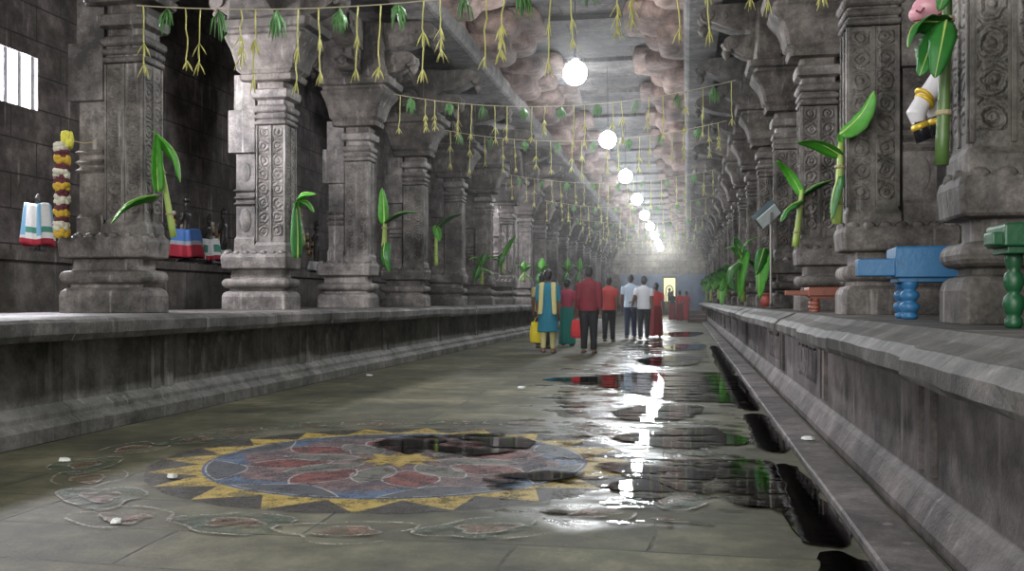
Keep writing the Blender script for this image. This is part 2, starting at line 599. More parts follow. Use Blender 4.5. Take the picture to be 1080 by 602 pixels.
# far end wall
m = MB(); m.box(-9.2, 6.2, YF, YF + .4, -.2, 6.95)
tag(m.build('wall_far', stone('far_wall', (.05, .045, .035), (.17, .15, .12), (.30, .27, .22), blocks=('xz', 1.0, .5, .012))), 'carved stone wall at the far end', kind='structure')


# ------------------------------------------------------------------ pillars
def pillar_proto():
    t = thing('stone_pillar', 'x', 'pillar')
    # base
    m = MB()
    A = .475; H = .235
    prof = []
    def P(z, d): prof.append((z, -A - d, A + d, H + d))
    P(0, .0); P(.17, .0); P(.215, -.012); P(.24, -.04); P(.25, -.075); P(.285, -.075)
    for i in range(9):
        a = -PI / 2 + PI * i / 8
        P(.355 + .065 * math.sin(a), -.055 + .055 * math.cos(a))
    P(.425, -.09); P(.535, -.09); P(.545, -.01); P(.56, .0); P(.70, .012); P(.745, .0); P(.76, -.02)
    m.rectloft(prof, .03)
    base = m.build('base', M['pillar'], t, bevel=.006)
    # lotus petals along the top of the base block
    m = MB()
    for i in range(7):
        x = -.39 + i * .13
        for sy in (-1, 1):
            m.ball((x, sy * (H - .02), .755), (.055, .028, .040), 8, 5)
    for sx in (-1, 1):
        for y in (-.12, .06):
            m.ball((sx * (A - .02), y + .03, .755), (.028, .055, .040), 8, 5)
    m.build('petal_row', M['pillar'], base, smooth=True)
    # main shaft with fillets
    m = MB()
    c = .215; h = .21; hy = .17
    m.rectloft([(.74, c - h - .02, c + h + .02, hy + .02), (.86, c - h - .02, c + h + .02, hy + .02), (.90, c - h, c + h, hy), (2.46, c - h, c + h, hy)], .012)
    z0, z1 = .92, 2.46
    for sy in (-1, 1):
        y0, y1 = (sy * hy, sy * (hy + .012))
        for a, b in ((c - h, c - h + .025), (c - .014, c + .014), (c + h - .025, c + h)):
            m.box(a, b, min(y0, y1), max(y0, y1), z0, z1)
    for a, b in ((-hy, -hy + .025), (-.012, .012), (hy - .025, hy)):
        m.box(c + h, c + h + .012, a, b, z0, z1)
    sh = m.build('shaft', M['carved'], t, bevel=.003)
    # ring mouldings at the head of the shaft
    m = MB()
    prof = []
    for zc, r in ((2.50, .03), (2.58, .035), (2.68, .05)):
        for i in range(7):
            a = -PI / 2 + PI * i / 6
            d = r * math.cos(a) * .9
            prof.append((zc + r * math.sin(a), c - h - d, c + h + d, hy + d))
    prof += [(2.745, c - h + .01, c + h - .01, hy - .01), (2.80, c - h + .01, c + h - .01, hy - .01), (2.83, c - h - .05, c + h + .05, hy + .05), (2.87, c - h - .06, c + h + .06, hy + .06), (2.93, c - h - .06, c + h + .06, hy + .06), (2.95, c - h - .02, c + h + .02, hy + .02)]
    m.rectloft(prof, .02)
    m.build('moulding', M['pillar'], t, bevel=.004)
    # slim rear column with its blocks
    m = MB()
    c2 = -.165; h2 = .135; y2 = .13
    pr = [(.74, c2 - h2 - .02, c2 + h2, y2 + .02), (.95, c2 - h2 - .02, c2 + h2, y2 + .02), (.98, c2 - h2, c2 + h2, y2)]
    for zc in (1.42, 1.50, 1.60):
        pr += [(zc - .03, c2 - h2, c2 + h2, y2), (zc, c2 - h2 - .03, c2 + h2, y2 + .03), (zc + .03, c2 - h2, c2 + h2, y2)]
    pr += [(2.10, c2 - h2, c2 + h2, y2), (2.11, c2 - h2 - .09, c2 + h2 + .02, y2 + .05), (2.68, c2 - h2 - .09, c2 + h2 + .02, y2 + .05), (2.69, c2 - h2 - .03, c2 + h2, y2 + .0), (3.16, c2 - h2 - .03, c2 + h2, y2)]
    m.rectloft(pr, .0)
    # leaf tongues on the shaft face
    for s_ in (-1, 1):
        m.ball((c2, s_ * y2, 1.2), (.09, .02, .16), 10, 8)
        m.ball((c2, s_ * y2, 1.85), (.08, .018, .13), 10, 8)
    m.build('rear_shaft', M['pillar'], t, bevel=.006)
    # capital
    m = MB()
    m.rectloft([(2.95, .0, .43, .16), (3.04, .0, .43, .16), (3.06, -.20, .56, .24), (3.13, -.22, .58, .26), (3.15, -.20, .54, .23),
                (3.20, -.25, .60, .27), (3.34, -.27, .63, .30), (3.46, -.30, .68, .33), (3.56, -.34, .76, .38), (3.62, -.36, .79, .40), (3.66, -.33, .75, .37),
                (3.70, -.33, .75, .37), (3.72, -.40, .84, .43), (3.82, -.42, .86, .44), (3.84, -.34, .76, .36), (4.765, -.30, .70, .30)], .04)
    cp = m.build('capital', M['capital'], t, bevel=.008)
    # corbel arms both ways across and along the corridor
    def arm(reach0, reach1, z0, z1, hw, ang, base=.2):
        m = MB()
        n = 12
        under = []
        for i in range(n + 1):
            u = i / n
            x = reach0 + (reach1 - reach0) * u
            z = z0 + (z1 - z0) * (u ** 1.6) * .55 - .035 * abs(math.sin(u * PI * 2.0))
            under.append((x, z))
        # roll at the tip
        rr = .12
        cx_, cz_ = reach1, z0 + (z1 - z0) * .55 + rr * .6
        for i in range(9):
            a = -PI / 2 + PI * .95 * i / 8
            under.append((cx_ + rr * math.cos(a), cz_ + rr * math.sin(a)))
        under += [(reach1 * .92, z1), (base, z1), (base, z0)]
        m.profile_dir(under, hw)
        for s_ in (-1, 1):   # scroll discs on the cheeks
            m.tube([(cx_ - .02, s_ * hw, cz_), (cx_ - .02, s_ * (hw + .03), cz_)], .085, 12)
            m.tube([(cx_ - .25, s_ * hw, cz_ - .02), (cx_ - .25, s_ * (hw + .02), cz_ - .02)], .06, 10)
        R = Matrix.Rotation(ang, 4, 'Z')
        m.v = [tuple(R @ Vector((p[0], p[1], p[2])) + Vector((.2, 0, 0))) for p in m.v]
        return m
    for ang, r in ((0, 1.12), (PI, .95), (PI / 2, .95), (-PI / 2, .95)):
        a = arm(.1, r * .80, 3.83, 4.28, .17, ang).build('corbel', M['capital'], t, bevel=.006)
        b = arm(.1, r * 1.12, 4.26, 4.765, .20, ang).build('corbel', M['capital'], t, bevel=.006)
        # hanging lotus bud
        m = MB()
        R = Matrix.Rotation(ang, 4, 'Z')
        p = R @ Vector((r * .80 + .07, 0, 0)) + Vector((.2, 0, 0))
        m.lathe([(3.93, .012), (3.97, .05), (4.03, .075), (4.07, .06), (4.09, .04), (4.11, .06), (4.15, .085), (4.19, .08)], (p.x, p.y, 0), 10)
        m.build('lotus_bud', M['capital'], t, smooth=True)
        m = MB()
        q = R @ Vector((r * 1.12 + .07, 0, 0)) + Vector((.2, 0, 0))
        m.lathe([(4.30, .012), (4.35, .055), (4.41, .085), (4.46, .06), (4.49, .045), (4.51, .07), (4.56, .095), (4.62, .09)], (q.x, q.y, 0), 10)
        m.build('lotus_bud', M['capital'], t, smooth=True)
    return t


proto = pillar_proto()
for o in [k for k in COL.objects if k.parent == proto or (k.parent and k.parent.parent == proto)]:
    for md in list(o.modifiers):
        pass
NP = 19
left_tags = {0: 'broad grey carved pillar on left platform, banana stalk and flower garland tied on',
             1: 'pale streaked carved pillar on left platform, small bright banana leaf on its edge'}
right_tags = {-1: 'large dark green-tinged carved pillar cropped by the right picture edge',
              0: 'light grey scroll-carved pillar behind the blue wooden stand'}
first = True
for k in range(-1, NP):
    for side in ('left', 'right'):
        if side == 'left' and k < 0:
            continue
        if first:
            o = proto; first = False
        else:
            o = copy_tree(proto)
        y = Y0 + BAY * k
        if side == 'left':
            o.location = (-5.675, y, PLAT); o.rotation_euler = (0, 0, 0)
            n = k
            lab = left_tags.get(k, 'grey carved stone pillar, %s from the near end of the left row' % ORD[n])
        else:
            o.location = (1.785 + (.05 if k < 0 else 0), y, PLAT); o.rotation_euler = (0, 0, PI)
            n = k + 1
            lab = right_tags.get(k, 'grey carved stone pillar, %s from the near end of the right row' % ORD[n])
        grp = 'carved pillars of the %s row' % side
        if k >= 11:
            lab = 'small distant grey pillar near the far end of the %s row' % side
            grp = 'distant pillars of the %s row' % side
        tag(o, lab, 'pillar', grp, 'thing')


# ------------------------------------------------------------------ rounded brackets below the ceiling
def superbox(m, c, h, e=.45, nu=18, nv=12, seed=0, amp=.03):
    R = []
    pw = lambda v, k: math.copysign(abs(v) ** k, v)
    for j in range(nv + 1):
        ph = -PI / 2 + PI * j / nv
        row = []
        for i in range(nu):
            th = 2 * PI * i / nu
            x = pw(math.cos(ph), e) * pw(math.cos(th), e) if 0 < j < nv else 0.0
            y = pw(math.cos(ph), e) * pw(math.sin(th), e) if 0 < j < nv else 0.0
            z = pw(math.sin(ph), e)
            p = Vector((c[0] + h[0] * x, c[1] + h[1] * y, c[2] + h[2] * z))
            d = noise.noise(p * 2.3 + Vector((seed, 0, 0))) * amp + noise.noise(p * 6 + Vector((0, seed, 0))) * amp * .4
            row.append(tuple(p + Vector((x, y, z)) * d))
        R.append(row)
    m.loft(R, caps=False)
    o = len(m.v) - (nv + 1) * nu


def bracket_proto():
    t = thing('ceiling_bracket', 'x', 'bracket')
    m = MB()
    superbox(m, (.22, 0, .14), (.42, .95, .24), .55, seed=1, amp=.06)
    m.build('lower_roll', M['corbel'], t, smooth=True)
    m = MB()
    superbox(m, (.42, -.72, .40), (.50, .62, .24), .6, seed=2, amp=.07)
    m.build('middle_roll', M['corbel'], t, smooth=True)
    m = MB()
    superbox(m, (.46, .62, .42), (.56, .68, .24), .6, seed=4, amp=.07)
    m.build('middle_roll', M['corbel'], t, smooth=True)
    m = MB()
    superbox(m, (.70, 0.05, .56), (.62, 1.1, .13), .4, seed=3, amp=.07)
    m.build('upper_slab', M['corbel'], t, smooth=True)
    return t


bp = bracket_proto()
first = True
for k in range(-1, NP):
    for side in ('left', 'right'):
        o = bp if first else copy_tree(bp)
        first = False
        y = Y0 + BAY * k + (0.0)
        n = k + 1
        if side == 'left':
            o.location = (-4.1, y, 6.0); o.rotation_euler = (0, 0, 0)
        else:
            o.location = (.1, y, 6.0); o.rotation_euler = (0, 0, PI)
        lab = 'rounded reddish stone bracket under the ceiling, %s from the near end of the %s side' % (ORD[n], side)
        if k >= 9:
            lab = 'distant rounded stone bracket under the ceiling far down the %s side' % side
        tag(o, lab, 'bracket', 'rounded ceiling brackets of the %s side' % side + (' far down' if k >= 9 else ''), 'thing')

# ------------------------------------------------------------------ hanging lamps
LZ = 4.87
lampmat = emit_mat('lamp_glow', (.93, .97, 1.0), 230.0)
lp = thing('hanging_lamp', 'x', 'lamp')
m = MB(); m.ball((0, 0, 0), .20, 14, 10); m.build('lamp_globe', lampmat, lp, smooth=True)
m = MB(); m.lathe([(.185, .05), (.20, .07), (.25, .065), (.28, .03), (.31, .02)], (0, 0, 0), 12); m.build('lamp_holder', plain('lamp_holder_metal', (.15, .15, .16), .4, .6), lp)
m = MB(); m.tube([(0, 0, .30), (0, 0, 1.75)], .008, 6); m.build('cord', plain('black_cord', (.02, .02, .02), .6), lp)
LY = [15.85 + 6.72 * i for i in range(-2, 9)]
for i, y in enumerate(LY):
    o = lp if i == 0 else copy_tree(lp)
    o.location = (-1.84, y, LZ)
    n = i - 2
    if n < 0:
        lab = 'white globe lamp on a cord above the near end, out of the picture' if n == -1 else 'white globe lamp on a cord above the photographer'
    elif n < 5:
        lab = 'glowing white globe lamp on a cord, %s from the top in the row' % ORD[n]
    else:
        lab = 'small distant glowing white lamp at the far end of the row'
    tag(o, lab, 'lamp', 'lamps hanging down the corridor' if n < 5 else 'distant lamps at the far end')


# ------------------------------------------------------------------ leaves and stalks
def leaf_mb(p0, p1, width, sag=.15, roll=0.0, ragged=0.0, seed=0, n=14, base=.22):
    """a long blade from p0 to p1 with a raised midrib fold"""
    rnd = random.Random(seed)
    p0, p1 = Vector(p0), Vector(p1)
    d = p1 - p0
    L = d.length
    up = Vector((0, 0, 1)) if abs(d.normalized().z) < .9 else Vector((0, -1, 0))
    side = d.cross(up).normalized()
    side = Matrix.Rotation(roll, 3, d.normalized()) @ side
    nrm = side.cross(d).normalized()
    if nrm.z < 0: nrm = -nrm
    m = MB(); rings = []; mid = []
    for i in range(n + 1):
        u = i / n
        c = p0 + d * u + nrm * (math.sin(u * PI) * sag * L)
        w = width * .5 * (math.sin(min(1, (u * .93 + .03)) ** .62 * PI) ** .65)
        if u > .97: w *= .3
        row = []
        for j, s_ in enumerate((-1, -.55, -.12, 0, .12, .55, 1)):
            ww = w
            if abs(s_) == 1 and ragged:
                ww = w * (1 - ragged * rnd.random())
            dr = -.30 * abs(s_) ** 1.5 * w + .02 * w * math.sin(u * 25 + s_ * 3)
            row.append(c + side * (s_ * ww) + nrm * dr)
        rings.append(row); mid.append(c + nrm * .002)
    m.loft(rings, caps=False, closed=False)
    return m, mid


def leaf_obj(p0, p1, width, parent, origin, mat='leaf', sag=.15, roll=0, ragged=0.13, seed=0, label=None):
    p0 = Vector(p0) - origin; p1 = Vector(p1) - origin
    m, mid = leaf_mb(p0, p1, width, sag, roll, ragged, seed)
    o = m.build('leaf', M[mat], parent, smooth=True, solid=.0025)
    r = MB(); r.tube(mid, [max(.003, .012 * (1 - i / len(mid))) * min(1, width * 5) for i in range(len(mid))], 6)
    r.build('midrib', M['midrib'] if mat == 'leaf' else M['stem'], o, smooth=True)
    if label: o['label'] = label
    return o


def stalk(label, base, top, r, leaves, group, dark=False):
    """base/top and every leaf end are (px, py, D)"""
    b = at(*base); t_ = at(*top)
    root = thing('banana_stalk', label, 'banana plant', b, 0, group)
    m = MB()
    pts = [Vector((0, 0, 0)).lerp(t_ - b, i / 7) + Vector((0, 0, 0)) for i in range(8)]
    m.tube(pts, [r * (1 - .45 * i / 7) for i in range(8)], 10)
    m.build('stem', M['stemdark' if dark else 'stem'], root, smooth=True)
    for z in (.25, .7):
        m = MB(); c = pts[0].lerp(pts[-1], z)
        m.lathe([(-.012, r * 1.02), (-.006, r * 1.12), (.006, r * 1.12), (.012, r * 1.02)], c, 10)
        m.build('twine', M['twine'], root)
    for i, lf in enumerate(leaves):
        a, c, w = lf[0], lf[1], lf[2]
        kw = lf[3] if len(lf) > 3 else {}
        leaf_obj(at(*a), at(*c), w, root, b, seed=i + int(base[0]), **kw)
    return root


GS = 'banana stalks tied to the left pillars'
GR = 'banana stalks tied to the right pillars'
d = 9.25
stalk('green banana stalk with one tall and one drooping leaf, nearest of the left row', (183, 250, 9.5), (166, 152, 9.35), .035,
      [((167, 202, d), (165, 140, d - .1), .13, dict(sag=.04, roll=.8)), ((164, 141, d), (190, 192, d - .15), .38, dict(sag=.14, roll=-.7)),
       ((166, 206, d), (117, 236, d - .25), .26, dict(sag=.16, roll=.2))], GS)
d = 12.45
stalk('banana stalk with one bright curled leaf on the pale streaked left pillar', (319, 258, 12.7), (314, 214, 12.5), .045,
      [((314, 218, d), (333, 205, d - .2), .26, dict(sag=.3, roll=.4)), ((312, 214, d), (331, 224, d - .1), .22, dict(sag=.3)),
       ((314, 272, d), (312, 212, d), .20, dict(sag=.03, mat='leafdark', roll=.9))], GS)
d = 15.6
stalk('banana stalk with a level dark leaf on the third left pillar', (405, 268, 15.9), (406, 228, 15.7), .05,
      [((406, 234, d), (441, 224, d - .3), .20, dict(sag=.12, mat='leafdark')), ((405, 236, d), (403, 198, d), .20, dict(sag=.05, roll=.7)),
       ((406, 256, d), (411, 287, d - .1), .24, dict(sag=.15, mat='leafdark', roll=.4))], GS)
d = 18.9
stalk('banana stalk with a single outstretched leaf on the fourth left pillar', (460, 280, 19.2), (460, 238, 19), .045,
      [((460, 240, d), (487, 225, d - .4), .24, dict(sag=.1, mat='leafdark')), ((459, 238, d), (464, 254, d), .18, dict(sag=.1))], GS)
d = 22.2
stalk('low spray of arching green fronds at the fifth left pillar', (508, 300, 22.6), (508, 282, 22.5), .05,
      [((508, 280, d), (494, 274, d - .3), .14, dict(sag=.3)), ((508, 280, d), (527, 274, d - .3), .16, dict(sag=.3)),
       ((508, 284, d), (522, 294, d), .2, dict(sag=.2, mat='leafdark')), ((506, 280, d), (500, 298, d), .2, dict(sag=.2, mat='leafdark')), ((508, 280, d), (512, 266, d), .18, dict(sag=.1, mat='leafdark'))], GS)
d = 25.4
stalk('banana stalk with one upright slanting leaf on the sixth left pillar', (530, 288, 25.8), (530, 268, 25.6), .05,
      [((530, 270, d), (544, 248, d - .3), .26, dict(sag=.08)), ((530, 268, d), (526, 282, d), .2, dict(sag=.1, mat='leafdark'))], GS)
d = 28.6
stalk('small bright green leafy bunch on the seventh left pillar', (553, 296, 29), (553, 284, 28.8), .05,
      [((553, 286, d), (545, 279, d - .2), .2), ((553, 286, d), (561, 280, d - .2), .2), ((553, 286, d), (553, 275, d), .22), ((553, 288, d), (547, 298, d), .22), ((554, 288, d), (559, 297, d), .2)], GS)
for i, (x, dd) in enumerate(((571, 32.0), (598, 38.5), (611, 43.0))):
    stalk(['leafy bunch on the left pillar just behind the group of women', 'dark leafy bunch beyond the women on the left platform', 'small leafy bunch seen just left of the maroon-shirted man'][i],
          (x, 298, dd + .4), (x, 284, dd), .05, [((x, 286, dd), (x - 8, 280, dd - .2), .3, dict(mat='leafdark')), ((x, 286, dd), (x + 8, 279, dd - .2), .3), ((x, 286, dd), (x + 1, 272, dd), .3), ((x, 288, dd), (x - 4, 299, dd), .28, dict(mat='leafdark'))], GS)

# right row
d = 4.45
b0 = at(998, 172, 4.72)
stalk('thick dark green banana stem with folded leaves on the cropped near right pillar', (993, 174, 4.62), (1001, -45, 4.62), .034,
      [((998, 24, d + .1), (958, 50, d - .1), .15, dict(mat='leafdark', sag=.2, roll=.6, ragged=.4)), ((996, 26, d + .1), (970, 80, d - .05), .17, dict(mat='leafdark', sag=.12, roll=-.4, ragged=.3)),
       ((998, 22, d), (986, 82, d - .1), .13, dict(mat='leafdark', sag=.1, roll=.2)), ((1008, -30, d), (990, 12, d), .10, dict(mat='leafdark', roll=.3))], GR, dark=True)
d = 7.95
stalk('tall banana stem with a raised paddle leaf on the scroll-carved right pillar', (883, 236, 8.02), (887, 150, 7.95), .042,
      [((886, 142, d), (922, 96, d - .15), .26, dict(sag=-.10, roll=.9)), ((887, 164, d), (841, 150, d - .15), .15, dict(sag=.12, roll=.4)),
       ((885, 186, d), (877, 232, d - .05), .17, dict(sag=.06, roll=1.2, mat='leafdark')), ((887, 152, d), (886, 138, d), .06, {})], GR)
d = 11.25
stalk('banana stem with a yellowish bent leaf on the third right pillar', (839, 260, 11.35), (846, 200, 11.25), .045,
      [((846, 206, d), (819, 169, d - .1), .14, dict(sag=.14, roll=.6)), ((847, 204, d), (877, 190, d - .15), .26, dict(sag=.08, mat='leafdark')),
       ((845, 212, d), (823, 234, d - .1), .24, dict(sag=.15, mat='leafdark', ragged=.5))], GR)
d = 14.5
stalk('broad hanging banana leaf bunch beside the floodlight', (806, 300, 14.7), (806, 262, 14.6), .05,
      [((807, 268, d), (801, 314, d - .1), .34, dict(sag=.08, roll=1.0)), ((806, 262, d), (812, 285, d), .22, dict(mat='leafdark')), ((806, 262, d), (797, 290, d - .1), .2, dict(mat='leafdark'))], GR)
d = 17.6
stalk('dense banana bunch with arching fronds and one broad bright leaf', (784, 318, 17.8), (784, 270, 17.7), .06,
      [((784, 264, d), (780, 315, d - .2), .42, dict(sag=.08, roll=1.0)), ((782, 272, d), (803, 250, d), .2, dict(sag=.25, mat='leafdark')), ((782, 272, d), (765, 262, d - .2), .24, dict(sag=.3)),
       ((782, 275, d), (768, 300, d - .2), .26, dict(sag=.2, mat='leafdark')), ((786, 272, d), (796, 292, d), .26, dict(sag=.3, mat='leafdark')), ((783, 270, d), (775, 250, d), .2, dict(mat='leafdark'))], GR)
labs = ['leafy bunch low on the right platform with a long drooping bright leaf', 'dark leafy bunch hanging over the right ledge beyond the bright leaf', 'pale green leafy bunch near the far end of the right ledge',
        'small dark bunch of leaves farthest along the right ledge']
for i, (x, dd, yy) in enumerate(((767, 24.5, 300), (758, 31.0, 302), (750, 38.0, 304), (745, 46.0, 306))):
    s_ = 16.0 * 20 / dd
    L = [((x, yy - 6, dd), (x + math.cos(a) * s_, yy - 6 - math.sin(a) * s_ * 1.2, dd - .2), .30, dict(sag=.2, mat='leafdark' if q % 2 else 'leaf', roll=.3 * q)) for q, a in enumerate((.3, .9, 1.7, 2.4, 2.9, -.9, -2.2))]
    if i == 0:
        L.append(((x - 3, yy - 4, dd), (x - 6, yy + 22, dd - .2), .34, dict(sag=.1, roll=1.0)))
    stalk(labs[i], (x, yy + 13, dd + .2), (x, yy - 6, dd), .06, L, GR)

# ------------------------------------------------------------------ festoons of palm strips and leaf bunches across the corridor
def strand_mb(L, tiers, seed):
    rnd = random.Random(seed)
    m = MB()
    pts = [(rnd.uniform(-.012, .012), rnd.uniform(-.01, .01), -L * i / 6) for i in range(7)]
    pts[0] = (0, 0, 0)
    m.tube(pts, .007, 5)
    for tz in tiers:
        z = -L * tz
        for k in range(4):
            a = 2 * PI * k / 4 + rnd.random()
            dx, dy = math.cos(a), math.sin(a)
            ln = rnd.uniform(.07, .12)
            sp = rnd.uniform(.02, .075)
            # folded strip: goes down and outwards, thin two-sided blade
            p = [Vector((0, 0, z + .03)), Vector((dx * sp * .6, dy * sp * .6, z - ln * .4)), Vector((dx * sp, dy * sp, z - ln))]
            m.tube(p, [(.003, .003), (.010, .004), (.002, .002)], 5)
    return m


def bunch_mb(seed, size=.2):
    rnd = random.Random(seed)
    m = MB()
    for k in range(13):
        a = rnd.uniform(0, 2 * PI); sp = rnd.uniform(.03, .11); ln = rnd.uniform(.7, 1.2) * size
        dx, dy = math.cos(a), math.sin(a)
        z0 = rnd.uniform(-.05, .0)
        p = [Vector((0, 0, z0)), Vector((dx * sp * .7, dy * sp * .7, z0 - ln * .4)), Vector((dx * sp, dy * sp, z0 - ln))]
        m.tube(p, [(.004, .003), (.024, .006), (.003, .002)], 6)
    return m


STR = []
for i in range(5):
    o = strand_mb([.62, .70, .54, .66, .72][i], [(.6, .9), (.5, .92), (.55, .72, .93), (.9,), (.42, .88)][i], i).build('palm_strip', M['palm'], smooth=True)
    STR.append(o)
BUN = [bunch_mb(20 + i).build('leaf_bunch', M['mango'], smooth=True) for i in range(3)]
protos_used = set()


def festoon(label, A, B, sag, n, seed, scale=1.0):
    A, B = Vector(A), Vector(B)
    root = thing('leaf_festoon', label, 'garland', A, 0, 'leaf festoons strung across the corridor')
    rnd = random.Random(seed)
    pts = []
    N = 24
    for i in range(N + 1):
        u = i / N
        p = (B - A) * u; p.z -= sag * 4 * u * (1 - u)
        pts.append(p)
    m = MB(); m.tube(pts, .006, 5)
    m.build('cord', M['cord'], root)
    for i in range(n):
        u = (i + .5 + rnd.uniform(-.22, .22)) / n
        p = (B - A) * u; p.z -= sag * 4 * u * (1 - u)
        src = BUN[rnd.randrange(3)] if i % 3 == 1 else STR[rnd.randrange(5)]
        if src.name not in protos_used:
            protos_used.add(src.name); o = src
        else:
            o = src.copy(); COL.objects.link(o)
        o.parent = root; o.location = p
        o.rotation_euler = (rnd.uniform(-.05, .05), rnd.uniform(-.05, .05), rnd.uniform(0, 6.28))
        o.scale = (scale, scale, scale * rnd.uniform(.85, 1.15))


festoon('nearest festoon of yellow palm strips and green leaf bunches, along the top edge', (-5.22, 8.35, 3.90), (1.22, 8.35, 4.25), .28, 33, 1)
fl = ['second festoon from the front, its strips hanging below the nearest two lamps', 'third festoon from the front, level with the third lamp', 'fourth festoon from the front, hanging beside the fourth lamp', 'fifth festoon from the front, small, with pale bright leaf bunches', 'sixth festoon from the front, small and dense',
      'seventh festoon from the front, tiny', 'last tiny festoon before the far lamps']
for i, (k, n) in enumerate(((2, 27), (3, 25), (5, 25), (7, 24), (9, 22), (11, 20), (13, 18))):
    y = Y0 + BAY * k - .35
    z = 4.36
    festoon(fl[i], (-4.75, y, z + .1), (.75, y, z + .1), .30, n, 10 + i, .95)
for o in STR + BUN:
    if o.name not in protos_used:
        bpy.data.objects.remove(o)

# ------------------------------------------------------------------ thick flower garland at the first left pillar
g = at(68, 147, 9.15)
gr = thing('flower_garland', 'thick hanging garland of white, yellow and maroon flowers beside the broad left pillar', 'garland', g)
fw = plain('white_flowers', (.55, .53, .42), .8, bump=.6, scale=40)
fy = plain('yellow_flowers', (.50, .32, .03), .8, bump=.6, scale=40)
fm = plain('maroon_flowers', (.10, .02, .03), .8, bump=.6, scale=40)


def puff(c, r, h, seed, n=22):
    rnd = random.Random(seed); m = MB()
    for k in range(n):
        a = 2 * PI * k / n * 2.4
        zz = c[2] + h * (rnd.random() - .5)
        m.ball((c[0] + r * .62 * math.cos(a), c[1] + r * .62 * math.sin(a), zz), (r * .45, r * .45, h * .5), 6, 4)
    m.ball(c, (r * .7, r * .7, h * .6), 8, 5)
    return m


seq = [fw, fm, fy, fm, fw, fm, fy, fm, fw, fm, fy, fm, fw, fy]
H = .88 / len(seq)
for i, mt in enumerate(seq):
    puff((-.03 + .006 * math.sin(i), 0, -.05 - H * (i + .5)), .078 if mt is not fm else .068, H, i).build('flower_band', mt, gr, smooth=True)
puff((.03, 0, .0), .06, .10, 77).build('flower_knot', plain('lime_yellow_flowers', (.62, .58, .08), .7, bump=.5, scale=40), gr, smooth=True)
m = MB(); m.tube([(.02, 0, 0), (.12, .12, -.02), (.22, .18, .0)], .006, 5); m.build('string', M['twine'], gr)

# ------------------------------------------------------------------ floor drawing
RC = Vector((-1.86, 6.0, 0)); RR = 1.255
rg = thing('floor_rangoli', 'large round chalk drawing on the wet floor, blue disc with yellow points', 'floor drawing', RC)
P_ = {'yellow': paint_mat('yellow_chalk', (.42, .30, .06), .47), 'blue': paint_mat('blue_chalk', (.075, .12, .20), .46), 'slate': paint_mat('slate_chalk', (.055, .06, .07), .42),
      'red': paint_mat('red_chalk', (.19, .06, .05), .48), 'pink': paint_mat('pink_chalk', (.19, .12, .11), .49), 'white': paint_mat('white_chalk', (.48, .47, .46), .47), 'green': paint_mat('green_chalk', (.085, .125, .085), .545),
      'dark': paint_mat('dark_chalk', (.03, .025, .02), .47), 'orange': paint_mat('orange_chalk', (.20, .12, .08), .53), 'whitefaint': paint_mat('faint_white_chalk', (.38, .35, .30), .525), 'grey': paint_mat('grey_green_chalk', (.13, .13, .11), .45)}
zc = [0.001]


def flat(name, mat, polys, label=None, dz=.0006):
    zc[0] += dz
    m = MB()
    for pl in polys:
        m.add([(x, y, zc[0]) for x, y in pl], [tuple(range(len(pl)))])
    o = m.build(name, mat, rg)
    for p in o.data.polygons:
        if p.normal.z < 0: p.flip()
    if label: o['label'] = label
    return o


def ringpoly(r0, r1, a0=0, a1=2 * PI, n=64):
    out = []
    for i in range(n):
        a = a0 + (a1 - a0) * i / n; b = a0 + (a1 - a0) * (i + 1) / n
        out.append([(r0 * math.cos(a), r0 * math.sin(a)), (r1 * math.cos(a), r1 * math.sin(a)), (r1 * math.cos(b), r1 * math.sin(b)), (r0 * math.cos(b), r0 * math.sin(b))])
    return out


def strokes(pts, w):
    out = []
    for a, b in zip(pts[:-1], pts[1:]):
        d_ = Vector((b[0] - a[0], b[1] - a[1])); 
        if d_.length < 1e-6: continue
        n_ = Vector((-d_.y, d_.x)).normalized() * w * .5
        e = d_.normalized() * w * .2
        out.append([(a[0] - n_.x - e.x, a[1] - n_.y - e.y), (b[0] - n_.x + e.x, b[1] - n_.y + e.y), (b[0] + n_.x + e.x, b[1] + n_.y + e.y), (a[0] + n_.x - e.x, a[1] + n_.y - e.y)])
    return out


def pol(r, a): return (r * math.cos(a), r * math.sin(a))


def petal(a, r0, r1, w, n=10):
    L = []
    for i in range(n + 1):
        u = i / n; L.append((r0 + (r1 - r0) * u, w * math.sin(u * PI) ** .8))
    pts = [(x, y) for x, y in L] + [(x, -y) for x, y in reversed(L[1:-1])]
    c, s = math.cos(a), math.sin(a)
    return [(x * c - y * s, x * s + y * c) for x, y in pts]


NTri = 20
tri = []; dtri = []
for i in range(NTri):
    a = 2 * PI * (i + .5) / NTri; h_ = 2 * PI / NTri * .5
    tri.append([pol(RR * 1.01, a - h_), pol(RR * 1.01, a), pol(RR * 1.01, a + h_), pol(RR * 1.245, a)])
    dtri.append([pol(RR * 1.01, a + h_), pol(RR * 1.245, a + 2 * h_), pol(RR * 1.26, a + h_), pol(RR * 1.245, a)])
flat('dark_points', P_['dark'], dtri, 'dark triangles between the yellow points')
flat('yellow_points', P_['yellow'], tri, 'ring of yellow triangular points')
flat('blue_disc', P_['blue'], [[pol(RR, 2 * PI * i / 64) for i in range(64)]], 'blue ground of the disc')
flat('rim_line', P_['yellow'], ringpoly(RR * .985, RR * 1.02), 'thin yellow rim line')
flat('inner_disc', P_['pink'], [[pol(RR * (.80 + .05 * math.cos(8 * 2 * PI * i / 96)), 2 * PI * i / 96) for i in range(96)]], 'dusky pink inner ground')
sl = []
for i in range(8):
    a = 2 * PI * i / 8 + .2
    n = 14; pts = []
    for j in range(n + 1):
        u = j / n; pts.append(pol(RR * .965, a + .62 * u))
    for j in range(n + 1):
        u = 1 - j / n; pts.append(pol(RR * (.965 - .20 * math.sin(u * PI) ** .8), a + .62 * u))
    sl.append(pts)
